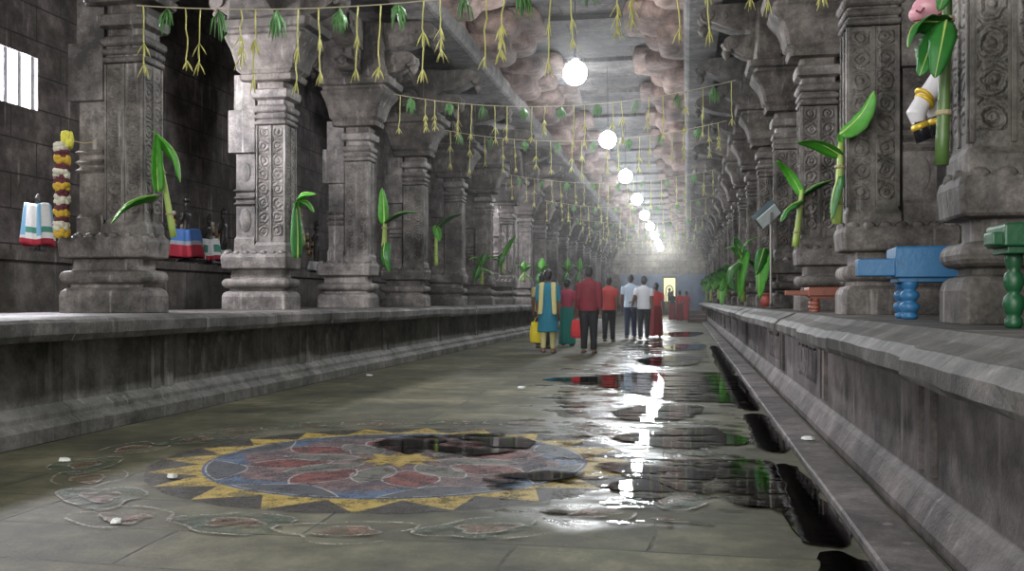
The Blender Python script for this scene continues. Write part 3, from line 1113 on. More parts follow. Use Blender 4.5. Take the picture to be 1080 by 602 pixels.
flat('slate_leaves', P_['slate'], sl, 'slate grey leaf shapes round the rim')
flat('red_petals', P_['red'], [petal(2 * PI * i / 8 + .4, .42, .98, .17) for i in range(8)], 'eight dull red petals')
flat('grey_petals', P_['grey'], [petal(2 * PI * i / 8 + .01, .25, .80, .13) for i in range(8)], 'grey green petals between the red ones')
wl = []
for i in range(8):
    for (aa, r0, r1, w_) in ((2 * PI * i / 8 + .4, .42, .98, .17), (2 * PI * i / 8 + .01, .25, .80, .13)):
        p = petal(aa, r0, r1, w_); wl += strokes(p + [p[0]], .013)
for s_ in sl: wl += strokes(s_ + [s_[0]], .011)
flat('white_outline', P_['white'], wl, 'white chalk outlines of the petals')
st = []
for i in range(20):
    st.append(pol(.30 if i % 2 == 0 else .17, 2 * PI * i / 20))
flat('yellow_star', P_['yellow'], [st], 'ten pointed yellow star at the centre')
# outer loops of faint chalk
ol = []; gf = []; of = []
rl = random.Random(12)
for i in range(21):
    a = 2 * PI * (i + .5) / 21 + rl.uniform(-.05, .05)
    cx_, cy_ = pol(RR * rl.uniform(1.44, 1.62), a)
    for rr, sq in ((.30, .62), (.15, .55)):
        pp = []
        ph = rl.uniform(0, 6); k1 = rl.uniform(.10, .22)
        for j in range(29):
            t_ = 2 * PI * j / 28
            w_ = 1 + k1 * math.sin(3 * t_ + ph) + .08 * math.sin(5 * t_ + ph)
            x, y = rr * .95 * w_ * math.cos(t_), rr * sq * w_ * math.sin(t_) * 1.1
            c, s = math.cos(a + PI / 2), math.sin(a + PI / 2)
            pp.append((cx_ + x * c - y * s, cy_ + x * s + y * c))
        ol += strokes(pp if rr < .2 else pp[:-4], .016)
        if rr == .30 and i % 2: gf.append(pp[:-1])
        if rr == .15: of.append(pp[:-1])
flat('green_loops', P_['green'], gf, 'faded green fill of outer loops')
flat('orange_loops', P_['orange'], of, 'faded orange fill inside outer loops')
flat('chalk_loops', P_['whitefaint'], ol, 'faint white chalk loops outside the disc')

# ------------------------------------------------------------------ puddles
def puddle(label, pix, z=.009, mat='water', world=None):
    if world is None:
        P3 = [ground(x, y) for x, y in pix]
    else:
        P3 = [Vector((x, y, 0)) for x, y in world]
    # smooth closed outline with small wobble
    pts = []
    n = len(P3)
    for i in range(n):
        p0, p1, p2, p3 = P3[i - 1], P3[i], P3[(i + 1) % n], P3[(i + 2) % n]
        for k in range(8):
            t_ = k / 8
            q = .5 * ((2 * p1) + (p2 - p0) * t_ + (2 * p0 - 5 * p1 + 4 * p2 - p3) * t_ ** 2 + (-p0 + 3 * p1 - 3 * p2 + p3) * t_ ** 3)
            w = noise.noise(q * 5) * .05 + noise.noise(q * 14) * .02
            pts.append(Vector((q.x + w, q.y + w * 1.5, 0)))
    c = sum(pts, Vector()) / len(pts)
    m = MB()
    m.loft([[(p.x - c.x, p.y - c.y, .0) for p in pts], [((p.x - c.x) * .985, (p.y - c.y) * .985, .003) for p in pts]])
    # only the lid is seen; keep a closed thin body
    o = m.build('puddle', M[mat], loc=(c.x, c.y, z))
    tag(o, label, 'puddle', 'rain puddles on the slabs', 'thing')
    return o


puddle('widest puddle, mirror dark, right of the chalk drawing', [(628, 492), (662, 487), (740, 486), (806, 487), (822, 505), (834, 540), (790, 533), (740, 524), (700, 514), (660, 503)])
puddle('long thin puddle in front of the white-shirted men, with dark pointed left tip', [(572, 400), (630, 397), (690, 393), (768, 394), (782, 408), (792, 424), (740, 424), (700, 421), (650, 411), (610, 405)])
puddle('rippled bright puddle just behind the largest one', [(648, 462), (690, 454), (740, 452), (772, 458), (790, 468), (740, 474), (690, 472)])
puddle('narrow bright puddle between two stone joints', [(645, 436), (690, 427), (740, 430), (728, 441), (680, 446)])
puddle('dark puddle lying on the top edge of the chalk drawing', [(392, 470), (430, 462), (500, 459), (548, 461), (566, 469), (540, 478), (480, 483), (430, 481)], z=.014)
puddle('small puddle at the lower right of the chalk disc', [(506, 508), (520, 502), (560, 501), (600, 497), (615, 503), (580, 510), (530, 513)], z=.014)
puddle('small bright puddle beyond the men in white', [(672, 380), (700, 376), (738, 377), (730, 385), (690, 386)])
puddle('tiny bright puddle near the woman in red', [(700, 366), (722, 363), (745, 364), (735, 369), (708, 370)])
puddle('faint puddle far down the corridor', [(700, 352), (722, 350), (742, 351), (730, 355), (705, 355)])
puddle('shallow puddle at the foot of the widest puddle', [(640, 512), (675, 508), (712, 520), (690, 528), (655, 522)])
puddle('thin broken film of water that joins the puddles along the middle right', None, z=.004, mat='film', world=[(-1.1, 5.2), (.1, 4.3), (.46, 5.5), (.47, 9), (.42, 16), (.3, 26), (-.9, 27), (-1.3, 18), (-1.5, 11), (-.9, 8)])
for i, (a, b) in enumerate(((3.1, 4.05), (4.35, 6.15), (6.9, 8.9), (9.5, 13.4), (14.2, 22.0))):
    puddle('standing water in the kerbside drain, %s stretch from the front' % ORD[i], None, z=.006, mat='gutterwater', world=[(.50, a), (.705, a - .05), (.71, (a + b) / 2), (.70, b), (.53, b + .03), (.49, (a + b) / 2)])


# ------------------------------------------------------------------ people
skin = plain('brown_skin', (.17, .085, .05), .5, var=.05)
hairm = plain('black_hair', (.010, .009, .009), .45, bump=.5, scale=60)


def cloth(name, col, rough=.8):
    t = NT(name)
    p = t.pos()
    x, y, z = t.xyz(p)
    fold = t.noise(t.comb(t.math('MULTIPLY', x, 14), t.math('MULTIPLY', y, 14), t.math('MULTIPLY', z, 2.5)), 1.0, 3)
    cc = t.mix(t.noise(p, 30, 2), c4(tuple(v * .85 for v in col)), c4(tuple(min(1, v * 1.12) for v in col)))
    t.pbsdf(Base_Color=cc, Roughness=rough, Normal=t.bump(fold, .5, .03))
    return t.m


def body_mb(m, H, A, stride, head_turn=0.0):
    """A: dict of joint points; adds torso, limbs, neck, head with face, hands"""
    s = H
    rings = []
    for z, hx, hy, oy in ((.455, .05, .045, 0), (.48, .088, .062, 0), (.54, .094, .066, 0), (.60, .078, .055, 0), (.66, .078, .054, 0), (.73, .092, .060, 0), (.785, .104, .058, 0), (.815, .095, .048, 0), (.84, .045, .035, 0), (.85, .034, .033, 0)):
        rings.append([(s * hx * math.cos(2 * PI * i / 16), s * (oy + hy * math.sin(2 * PI * i / 16)), s * z) for i in range(16)])
    m.loft(rings)
    m.tube([(0, 0, .83 * s), (0, .004 * s, .885 * s)], [.034 * s, .031 * s], 12)
    R = Matrix.Rotation(head_turn, 3, 'Z')
    hc = Vector((0, .008 * s, .932 * s))
    hm = MB()
    hm.ball((0, 0, 0), (.044 * s, .054 * s, .064 * s), 16, 12)
    hm.ball((0, .018 * s, -.026 * s), (.033 * s, .036 * s, .040 * s), 12, 8)
    hm.tube([(0, .050 * s, .006 * s), (0, .062 * s, -.016 * s)], [.006 * s, .011 * s], 8)
    hm.ball((0, .050 * s, -.034 * s), (.016 * s, .008 * s, .006 * s), 8, 6)
    hm.ball((0, .050 * s, .013 * s), (.03 * s, .009 * s, .006 * s), 8, 6)
    for sx in (-1, 1):
        hm.ball((sx * .045 * s, -.002 * s, -.004 * s), (.008 * s, .014 * s, .020 * s), 8, 6)
    m.add([R @ Vector(v) + hc for v in hm.v], hm.f)
    for sx in (-1, 1):
        k = 'L' if sx < 0 else 'R'
        sh, el, wr = A['sh' + k], A['el' + k], A['wr' + k]
        hip, kn, an = A['hip' + k], A['kn' + k], A['an' + k]
        m.tube([sh, sh.lerp(el, .35), sh.lerp(el, .8), el, el.lerp(wr, .3), el.lerp(wr, .8), wr], [.033 * s, .031 * s, .026 * s, .024 * s, .025 * s, .018 * s, .015 * s], 10)
        m.tube([hip, hip.lerp(kn, .3), hip.lerp(kn, .8), kn, kn.lerp(an, .3), kn.lerp(an, .75), an], [.052 * s, .052 * s, .038 * s, .035 * s, .036 * s, .026 * s, .022 * s], 12)
        fd = A['toe' + k]
        m.tube([an + Vector((0, -.02 * s, -.02 * s)), an + fd * (.05 * s) + Vector((0, 0, -.022 * s)), an + fd * (.115 * s) + Vector((0, 0, -.033 * s))], [(.022 * s, .024 * s), (.024 * s, .020 * s), (.022 * s, .010 * s)], 10)
        # hand
        d = (wr - el).normalized()
        side = Vector((0, 1, 0)) - d * d.y
        side.normalize()
        nrm = d.cross(side)
        pc = wr + d * (.028 * s)
        m.obox(pc, side, d, nrm, .0235 * s, .028 * s, .008 * s)
        inw = nrm * (-sx if nrm.x * sx > 0 else sx) * .0
        inn = Vector((-sx, 0, 0)); inn = (inn - d * inn.dot(d)).normalized()
        for q in range(4):
            b = wr + d * (.054 * s) + side * ((-.018 + .012 * q) * s)
            ln = (.036, .044, .046, .040)[q] * s
            m.tube([b, b + d * ln * .45 + inn * ln * .08, b + d * ln * .8 + inn * ln * .38, b + d * ln * .85 + inn * ln * .7], [.0062 * s, .0058 * s, .0052 * s, .0045 * s], 6)
        b = wr + d * (.014 * s) + side * (.020 * s)
        m.tube([b, b + side * (.014 * s) + d * (.014 * s) + inn * .008 * s, b + side * (.012 * s) + d * (.034 * s) + inn * .014 * s], [.008 * s, .0068 * s, .0055 * s], 6)


def joints(H, stride=.07, arms=None, lift=0.0):
    s = H
    A = {}
    for sx in (-1, 1):
        k = 'L' if sx < 0 else 'R'
        A['hip' + k] = Vector((sx * .05 * s, 0, .49 * s))
        fy = sx * stride * s
        A['kn' + k] = Vector((sx * .052 * s, fy * .55 + .012 * s, .272 * s))
        A['an' + k] = Vector((sx * .053 * s, fy, .045 * s + (.012 * s if fy < 0 else 0)))
        A['toe' + k] = Vector((sx * .12, 1, -.0)).normalized()
        A['sh' + k] = Vector((sx * .102 * s, 0, .80 * s))
        sw = -sx * stride * .8
        A['el' + k] = Vector((sx * .128 * s, sw * .4 * s - .01 * s, .640 * s))
        A['wr' + k] = Vector((sx * .132 * s, (sw + .02) * s, .50 * s))
    if arms:
        for k, v in arms.items():
            A[k] = Vector(v) * s
    return A


def person(label, px, py, H, stride=.07, rz=0.0, top=None, bottom=None, style='shirt', hair='short', arms=None, turn=0.0, group=None, sleeves='half', shoe=None, D=None, voxel=.009, extra=None):
    if D is None:
        g_ = ground(px, py)
    else:
        g_ = at(px, VPY + EYE / D * F, D); g_.z = 0
    root = thing('person', label, 'person', (g_.x, g_.y, .012), rz, group)
    A = joints(H, stride, arms)
    s = H
    m = MB(); body_mb(m, H, A, stride, turn)
    b = m.build('body', skin, root)
    bake(b, [('REMESH', dict(mode='VOXEL', voxel_size=voxel)), ('SMOOTH', dict(factor=.5, iterations=2))])
    # hair
    m = MB()
    R = Matrix.Rotation(turn, 3, 'Z'); hc = Vector((0, .008 * s, .932 * s))
    hm = MB()
    hm.ball((0, -.008 * s, .012 * s), (.049 * s, .056 * s, .062 * s), 16, 10)
    hm.ball((0, -.024 * s, -.010 * s), (.044 * s, .040 * s, .050 * s), 14, 8)
    if hair == 'long':
        hm.tube([(0, -.045 * s, .0), (0, -.062 * s, -.07 * s), (0, -.068 * s, -.16 * s), (0, -.070 * s, -.26 * s)], [(.04 * s, .03 * s), (.038 * s, .022 * s), (.026 * s, .016 * s), (.010 * s, .008 * s)], 10)
    if hair == 'bun':
        hm.ball((0, -.070 * s, -.018 * s), (.034 * s, .026 * s, .032 * s), 12, 8)
        hm.ball((0, -.03 * s, -.04 * s), (.040 * s, .030 * s, .03 * s), 12, 8)
    m.add([R @ Vector(v) + hc for v in hm.v], hm.f)
    h_ = m.build('hair', hairm, root)
    bake(h_, [('REMESH', dict(mode='VOXEL', voxel_size=.008)), ('SMOOTH', dict(factor=.5, iterations=2))])
    # clear the face: keep hair behind the brow by pushing nothing forward of it
    for v in h_.data.vertices:
        q = R.inverted() @ (v.co - hc)
        if q.y > .012 * s and q.z < .030 * s:
            q.y = .012 * s - (q.y - .012 * s) * .2
            q.x *= .97
            v.co = R @ q + hc

    def garment(name, build, mat, vx=.010):
        mm = MB(); build(mm)
        o = mm.build(name, mat, root)
        return bake(o, [('REMESH', dict(mode='VOXEL', voxel_size=vx)), ('SMOOTH', dict(factor=.6, iterations=3))])

    def el(m_, rows, seg=20):
        m_.loft([[(s * (ox + hx * math.cos(2 * PI * i / seg)), s * (oy + hy * math.sin(2 * PI * i / seg)), s * z) for i in range(seg)] for z, hx, hy, ox, oy in rows])

    def sleeve(m_, fr=.62, r0=.046, r1=.036):
        for k in 'LR':
            sh, e, w = A['sh' + k], A['el' + k], A['wr' + k]
            up = Vector((0, 0, .012 * s))
            if fr <= 1:
                m_.tube([sh + up, sh.lerp(e, .15), sh.lerp(e, fr)], [r0 * s * .8, r0 * s, r1 * s], 12)
            else:
                m_.tube([sh + up, sh.lerp(e, .15), sh.lerp(e, .8), e, e.lerp(w, fr - 1)], [r0 * s * .8, r0 * s, r1 * s, r1 * s * .95, r1 * s * .8], 12)

    if style in ('shirt',):
        def bt(m_):
            for k in 'LR':
                hp, kn, an = A['hip' + k], A['kn' + k], A['an' + k]
                m_.tube([hp + Vector((0, 0, .02 * s)), hp.lerp(kn, .3), kn, kn.lerp(an, .5), kn.lerp(an, 1.02)], [.058 * s, .060 * s, .046 * s, .040 * s, .037 * s], 14)
            el(m_, [(.445, .075, .058, 0, 0), (.48, .098, .074, 0, -.004), (.54, .098, .072, 0, -.003), (.575, .088, .064, 0, 0)])
        garment('trousers', bt, bottom)

        def tp(m_):
            el(m_, [(.485, .108, .082, 0, 0), (.52, .108, .080, 0, 0), (.60, .098, .070, 0, 0), (.68, .100, .070, 0, 0), (.75, .112, .073, 0, 0), (.795, .112, .066, 0, 0), (.825, .088, .052, 0, 0), (.848, .048, .042, 0, 0), (.862, .040, .038, 0, .002)])
            sleeve(m_, .7 if sleeves == 'half' else 1.85)
        garment('shirt', tp, top)
    elif style == 'kurta':
        def bt(m_):
            for k in 'LR':
                hp, kn, an = A['hip' + k], A['kn' + k], A['an' + k]
                m_.tube([hp, hp.lerp(kn, .3), kn, kn.lerp(an, .5), kn.lerp(an, .97)], [.056 * s, .056 * s, .043 * s, .036 * s, .028 * s], 14)
        garment('leggings', bt, bottom)

        def tp(m_):
            el(m_, [(.255, .128, .098, 0, 0), (.33, .122, .094, 0, 0), (.42, .116, .088, 0, 0), (.50, .106, .080, 0, 0), (.60, .090, .066, 0, 0), (.68, .092, .066, 0, 0), (.75, .104, .068, 0, 0), (.795, .104, .062, 0, 0), (.825, .082, .050, 0, 0), (.845, .046, .040, 0, 0)], 24)
            sleeve(m_, 1.2, .042, .034)
        garment('kurta', tp, top)
    elif style == 'sari':
        def bt(m_):
            rows = []
            for z, hx, hy in ((.03, .125, .105), (.10, .122, .10), (.25, .112, .088), (.40, .106, .082), (.50, .102, .078), (.58, .086, .064)):
                rows.append([(s * hx * (1 + .05 * math.sin(9 * 2 * PI * i / 54)) * math.cos(2 * PI * i / 54), s * hy * (1 + .05 * math.sin(9 * 2 * PI * i / 54)) * math.sin(2 * PI * i / 54), s * z) for i in range(54)])
            m_.loft(rows)
        garment('skirt', bt, bottom)

        def tp(m_):
            el(m_, [(.57, .088, .064, 0, 0), (.66, .088, .064, 0, 0), (.75, .102, .067, 0, 0), (.795, .102, .060, 0, 0), (.825, .080, .048, 0, 0), (.842, .044, .038, 0, 0)])
            sleeve(m_, .75, .042, .034)
        garment('blouse', tp, top)
    # sandals
    m = MB()
    for k in 'LR':
        an = A['an' + k]; fd = A['toe' + k]
        c = an + fd * (.042 * s); c.z = an.z - .048 * s if an.z > .05 * s else 0.0
        sd = Vector((fd.y, -fd.x, 0))
        pts = []
        for i in range(12):
            t_ = 2 * PI * i / 12
            pts.append(c + fd * (.082 * s * math.cos(t_)) + sd * (.030 * s * math.sin(t_)))
        m.loft([[(p.x, p.y, max(0, c.z) + .0) for p in pts], [(p.x, p.y, max(0, c.z) + .012) for p in pts]])
        m.tube([c + sd * (.028 * s) + Vector((0, 0, .01)), c + fd * .02 * s + Vector((0, 0, .048 * s)), c - sd * (.028 * s) + Vector((0, 0, .01))], [(.014, .004)] * 3, 6)
    m.build('sandals', shoe or plain('dark_sandal', (.03, .02, .015), .6), root)
    return root, A, g_


white = cloth('white_shirt_cloth', (.72, .73, .78)); sky = cloth('pale_blue_shirt_cloth', (.52, .62, .74)); jeans = cloth('dark_denim', (.025, .035, .07)); black = cloth('black_trouser_cloth', (.010, .010, .012))
maroon = cloth('maroon_shirt_cloth', (.17, .012, .022)); coral = cloth('coral_red_cloth', (.46, .045, .04)); teal = cloth('turquoise_cloth', (.015, .17, .25)); cream = cloth('cream_cloth', (.50, .46, .20))
seag = cloth('sea_green_cloth', (.02, .22, .19)); pinkc = cloth('rose_red_cloth', (.42, .05, .10)); deepred = cloth('deep_red_cloth', (.20, .015, .02)); redc = cloth('scarlet_cloth', (.50, .03, .035)); greyt = cloth('charcoal_cloth', (.03, .032, .035))

GP = 'people walking down the corridor'
w1, A1, g1 = person('woman in turquoise tunic with a cream shawl over both shoulders, walking away', 578, 373, 1.66, .035, .05, teal, cream, 'kurta', 'bun', group=GP)
# shawl: two panels falling from the shoulders down the back and round the front
for sx in (-1, 1):
    m = MB()
    s = 1.66; rings = []
    path = [(.070, .085, .60), (.072, .082, .70), (.070, .068, .78), (.066, .03, .842), (.066, -.03, .846), (.072, -.070, .79), (.074, -.082, .70), (.078, -.085, .60), (.084, -.095, .50), (.086, -.098, .46)]
    for (x, y, z) in path:
        w_ = .030
        rings.append([(sx * (x - w_) * s, (y * 1.04 - .004) * s, z * s), (sx * (x) * s, y * 1.09 * s, (z + .003) * s), (sx * (x + w_) * s, (y * .93) * s, (z - .004) * s)])
    m.loft(rings, caps=False, closed=False)
    o = m.build('shawl_panel', cream, w1, smooth=True, solid=.012, sub=1)
w0, _, _ = person('person in a pale top mostly hidden behind the woman in turquoise', 572, 369, 1.63, .05, 0, cream, greyt, 'shirt', 'short', group=GP, D=20.6)
w2, _, _ = person('woman in sea green sari and rose blouse right of the turquoise tunic', 598, 366, 1.55, .03, -.1, pinkc, seag, 'sari', 'bun', group=GP, D=21.8)
w3, A3, g3 = person('man in loose maroon shirt and black trousers, nearest of the walkers', 621, 373, 1.72, .03, 0, maroon, black, 'shirt', 'short', sleeves='long', group=GP)
w4, A4, g4 = person('person in coral red shirt and black trousers behind the maroon-shirted man', 642, 361, 1.64, .06, -.05, coral, black, 'shirt', 'short', group=GP, D=23.9)
w5, _, _ = person('man in pale blue shirt and dark jeans, left of the two men in light shirts', 665, 357, 1.76, .06, 0.0, sky, jeans, 'shirt', 'short', group=GP, D=26.0,
                  arms={'elR': (.135, -.05, .66), 'wrR': (.06, -.10, .60)})
w6, _, _ = person('man in white shirt and charcoal trousers, right of the two men in light shirts', 679, 359, 1.68, .05, 0.05, white, greyt, 'shirt', 'short', group=GP, D=25.0,
                  arms={'elL': (-.15, -.03, .66), 'wrL': (-.18, .0, .54)})
w7, _, _ = person('woman in scarlet blouse and deep red sari right of the white shirt', 692, 356, 1.55, .03, 0, redc, deepred, 'sari', 'bun', group=GP, D=26.9)
fars = ['dark-clad person in front of the lit far doorway', 'person in deep red sari at the far end, middle of three', 'person in red at the far end beside the right ledge']
for i, (x, dd, tp_, bt_) in enumerate(((709, 50, greyt, deepred), (717, 48, redc, deepred), (724, 51, redc, redc))):
    person(fars[i], x, 0, 1.55, .02, .3 * i, tp_, bt_, 'sari', 'bun', group='people at the far end', D=dd, voxel=.014)


def bag(label, pos, w, d, h, mat, hand_z, name='carry_bag', cat='bag', rz=0):
    r = thing(name, label, cat, (pos[0], pos[1], pos[2]), rz)
    m = MB()
    rows = []
    for z, k in ((0, .8), (.08, 1.0), (.45, 1.04), (.8, .92), (1.0, .80)):
        rows.append([(w * .5 * k * math.copysign(abs(math.cos(2 * PI * i / 20)) ** .6, math.cos(2 * PI * i / 20)), d * .5 * k * math.copysign(abs(math.sin(2 * PI * i / 20)) ** .7, math.sin(2 * PI * i / 20)) * (1 + .08 * math.sin(i * 2.3 + z * 5)), h * z) for i in range(20)])
    m.loft(rows)
    m.build('pouch', mat, r, smooth=True)
    for sy in (-1, 1):
        m = MB(); m.tube([(-w * .25, sy * d * .3, h * .97), (-w * .12, sy * d * .12, h + (hand_z - h) * .7), (0, 0, hand_z), (w * .12, sy * d * .12, h + (hand_z - h) * .7), (w * .25, sy * d * .3, h * .97)], .006, 5)
        m.build('handle', mat, r)
    return r


def hand(root, A, k):
    p = A['wr' + k] + (A['wr' + k] - A['el' + k]).normalized() * .11
    q = Matrix.Rotation(root.rotation_euler.z, 3, 'Z') @ p + root.location
    return q


q = hand(w1, A1, 'L'); bag('bright yellow cloth bag carried by the woman in turquoise', (q.x, q.y, q.z - .53), .30, .14, .42, cloth('yellow_bag_cloth', (.62, .50, .02)), .53)
q = hand(w3, A3, 'L'); bag('red shopping bag hanging from the hand of the maroon-shirted man', (q.x, q.y, q.z - .46), .28, .14, .36, redc, .46)
q = hand(w4, A4, 'L'); bag('whitish plastic bag beside the legs of the person in coral red', (q.x, q.y, q.z - .50), .28, .16, .36, plain('plastic_film', (.50, .48, .48), .25), .50)

# ------------------------------------------------------------------ small black statues on the inner platform
blackstone = plain('oiled_black_stone', (.03, .027, .025), .35, bump=.3, scale=20)


def statue(label, px, D, H, cloths, garland=None, rz=PI / 2 * 3):
    p = at(px, 0, D)
    r = thing('stone_statue', label, 'statue', (p.x, p.y, 1.58), rz - PI)
    m = MB()
    A = joints(H * .92, 0.0, arms={'elL': (-.13, .03, .66), 'elR': (.13, .03, .66), 'wrL': (-.02, .085, .70), 'wrR': (.02, .085, .70)})
    body_mb(m, H * .92, A, 0)
    m.v = [(x, y, z + H * .07) for x, y, z in m.v]
    m.lathe([(0, .16 * H), (.05 * H, .16 * H), (.06 * H, .13 * H), (.085 * H, .14 * H)], (0, 0, 0), 16)
    m.lathe([(.98 * H, .055 * H), (1.02 * H, .06 * H), (1.06 * H, .035 * H), (1.10 * H, .01 * H)], (0, 0, 0), 12)
    b = m.build('figure', blackstone, r)
    bake(b, [('REMESH', dict(mode='VOXEL', voxel_size=.012)), ('SMOOTH', dict(factor=.5, iterations=2))])
    for (name, z0, z1, rad, mats, pick) in cloths:
        m = MB(); n = 40; nz = 14
        for j in range(nz + 1):
            v = j / nz
            for i in range(n):
                a = 2 * PI * i / n
                f = (1.0 - .24 * v ** 1.3) * (1 + (.05 + .05 * (1 - v)) * math.sin(a * 8 + 1.5 * v))
                e = .6
                m.v.append((rad * f * 1.05 * math.copysign(abs(math.cos(a)) ** e, math.cos(a)), rad * f * .8 * math.copysign(abs(math.sin(a)) ** e, math.sin(a)), z0 + (z1 - z0) * v + .012 * math.sin(a * 3)))
        for j in range(nz):
            for i in range(n):
                m.f.append((j * n + i, j * n + (i + 1) % n, (j + 1) * n + (i + 1) % n, (j + 1) * n + i)); m.mi.append(pick(j / nz, i / n))
        m.build(name, mats, r, smooth=True, solid=.008)
    if garland:
        m = MB()
        n = 22
        for i in range(n):
            u = i / (n - 1)
            x = math.sin((u - .5) * 2 * 1.5) * .13 * H; z = H * (.80 - .42 * math.cos((u - .5) * PI))
            m.cur = i % len(garland)
            m.ball((x, .14 * H, z), .022 + .012 * H, 6, 4)
        m.build('garland', garland, r, smooth=True)
    return r


cb = cloth('blue_cloth', (.06, .16, .42)); cw = cloth('white_cloth', (.66, .66, .66)); cr = cloth('crimson_cloth', (.36, .02, .04)); cg = cloth('green_cloth', (.06, .24, .18)); cbl = cloth('light_blue_cloth', (.20, .42, .62)); cgr = cloth('grey_cloth', (.30, .33, .36))
statue('small black statue in white cloth with a blue stripe, left of the thick garland', 40, 11.1, .66, [('cloth_wrap', .12, .60, .17, [cw, cbl, cg, cr], lambda v, u: 3 if v < .1 else (1 if (u * 5) % 1 < .3 and v > .15 else (2 if .22 < v < .42 else 0)))])
# a blue stripe runs down the same cloth
statue('black statue wrapped in blue, white and red striped cloth behind the broad pillar', 197, 14.3, .98, [('cloth_wrap', .12, .54, .25, [cb, cgr, cr], lambda v, u: 2 if v < .36 else (1 if v < .55 else 0))], [fw, fm, fy])
statue('black statue in white and green cloth beside the pale streaked pillar', 221, 15.3, .80, [('cloth_wrap', .12, .46, .19, [cw, cg, cr], lambda v, u: 2 if v < .2 and u > .5 else (1 if .35 < v < .7 and (u * 3) % 1 < .6 else 0))], None)
statue('black statue with white and yellow garland next to the pale streaked pillar', 236, 16.3, .98, [('cloth_wrap', .10, .34, .17, [cgr, cw], lambda v, u: 0 if v < .5 else 1)], [fw, fw, fy, fm])
statue('black statue with a white cloth at its feet between second and third left pillars', 334, 19.7, 1.05, [('cloth_wrap', .10, .28, .20, [cw], lambda v, u: 0)], [fw, fy, fm])
statue('black statue in pale cloth in the gap between third and fourth left pillars', 417, 24.8, 1.0, [('cloth_wrap', .10, .34, .20, [cgr, cw], lambda v, u: 0 if v < .5 else 1)], [fw, fy])

# ------------------------------------------------------------------ wooden carrying stands on the right platform
def turned(m, x, y, z0, h, r):
    prof = [(0, .62), (.05, .80), (.12, .80), (.16, .55), (.20, .75), (.32, 1.0), (.42, .85), (.47, .50), (.51, .72), (.62, .95), (.72, .80), (.77, .50), (.82, .70), (.92, .80), (1.0, .80)]
    m.lathe([(z0 + h * a, r * b) for a, b in prof], (x, y, 0), 16)


def painted(name, col):
    t = NT(name)
    p = t.pos()
    n1 = t.noise(p, 9, 5, .7)
    cc = t.mix(t.step(n1, .56, .70), c4(col), c4(tuple(v * .45 + .02 for v in col)))
    t.pbsdf(Base_Color=cc, Roughness=.42, Normal=t.bump(t.noise(p, 30, 4), .25, .01))
    return t.m


def stand(label, loc, L, W, legh, beamh, mat, rz=0, legr=.065, proj=.22, name='wooden_stand'):
    """low carrying frame: two long poles ends sticking out, plank box on turned legs"""
    r = thing(name, label, 'stand', loc, rz)
    m = MB()
    # rounded end main beam (the deck)
    z0, z1 = legh, legh + beamh
    pts = []
    R_ = W / 2
    for i in range(9):
        a = -PI / 2 + PI * i / 8
        pts.append((L / 2 - R_ * .35 + R_ * .35 * math.cos(a), R_ * math.sin(a)))
    pts += [(-L / 2, R_), (-L / 2, -R_)]
    m.loft([[(x, y, z0) for x, y in pts], [(x, y, z1 - .012) for x, y in pts], [(x * .98, y * .96, z1) for x, y in pts]])
    m.build('deck', mat, r, bevel=.008)
    m = MB(); m.box(-L / 2 - proj, -L / 2 + .02, -R_ * .75, R_ * .2, z0 + beamh * .05, z0 + beamh * .62)
    m.build('pole_end', mat, r, bevel=.008)
    m = MB(); m.box(-L / 2 + .02, L / 2 - R_ * .4, -R_ * .8, R_ * .8, z0 - .03, z0 + .001)
    m.build('apron', mat, r, bevel=.004)
    for lx in (-L / 2 + legr + .03, L / 2 - R_ * .4 - legr):
        for ly in ((-R_ + legr + .01, R_ - legr - .01) if W > .3 else (0,)):
            m = MB(); turned(m, lx, ly, 0, z0 - .025, legr)
            m.build('leg', mat, r, smooth=True)
    return r


bluep = painted('blue_painted_wood', (.028, .14, .30))
greenp = painted('green_painted_wood', (.008, .07, .025))
redp = painted('red_brown_painted_wood', (.24, .075, .045))
p = at(945, 330, 6.55)
sb = stand('bright blue painted wooden stand on a turned leg between the two nearest right pillars', (p.x + .30, 6.62, PLAT), .78, .42, .27, .20, bluep, rz=-.06)
p = at(1076, 330, 4.3)
stand('dark green painted wooden stand cropped by the right picture edge', (1.89, 4.42, PLAT), 1.15, .26, .35, .10, greenp, legr=.045, proj=.04)
p = at(862, 325, 10.0)
stand('low red-brown painted wooden stand behind the banana stems', (p.x + .22, p.y, PLAT), .66, .40, .17, .09, redp, legr=.05)

# ------------------------------------------------------------------ painted wooden horse on the blue stand (mostly hidden by the near pillar)
hw = plain('white_enamel', (.74, .72, .74), .32, var=.04); hp = plain('pink_enamel', (.72, .36, .42), .32, var=.06); gold = plain('gold_paint', (.72, .50, .05), .35, .3); hblk = plain('black_enamel', (.015, .015, .018), .25)
DX = 6.45


def hxy(px, py, D=DX):
    return at(px, py, D)


hr0 = Vector((1.95, 6.62, 1.40))
hr = thing('horse_figure', 'white painted wooden horse with pink muzzle and gold anklets, half hidden behind near pillar', 'horse statue', hr0)
m = MB()
Q = lambda px, py, D=DX: hxy(px, py, D) - hr0
# body rises from the stand behind the pillar
chest = Q(1030, 62); rump = Q(1130, 120); nk = Q(1035, -25)
m.tube([rump, Q(1100, 105), Q(1065, 85), chest], [.14, .20, .21, .17], 16)
m.tube([chest, Q(1035, 10), nk, Q(1025, -70)], [.16, .13, .11, .09], 14)
m.tube([Q(1030, -75), Q(1012, -45), Q(995, -15), Q(982, 2)], [(.08, .10), (.09, .11), (.075, .09), (.08, .085)], 14)
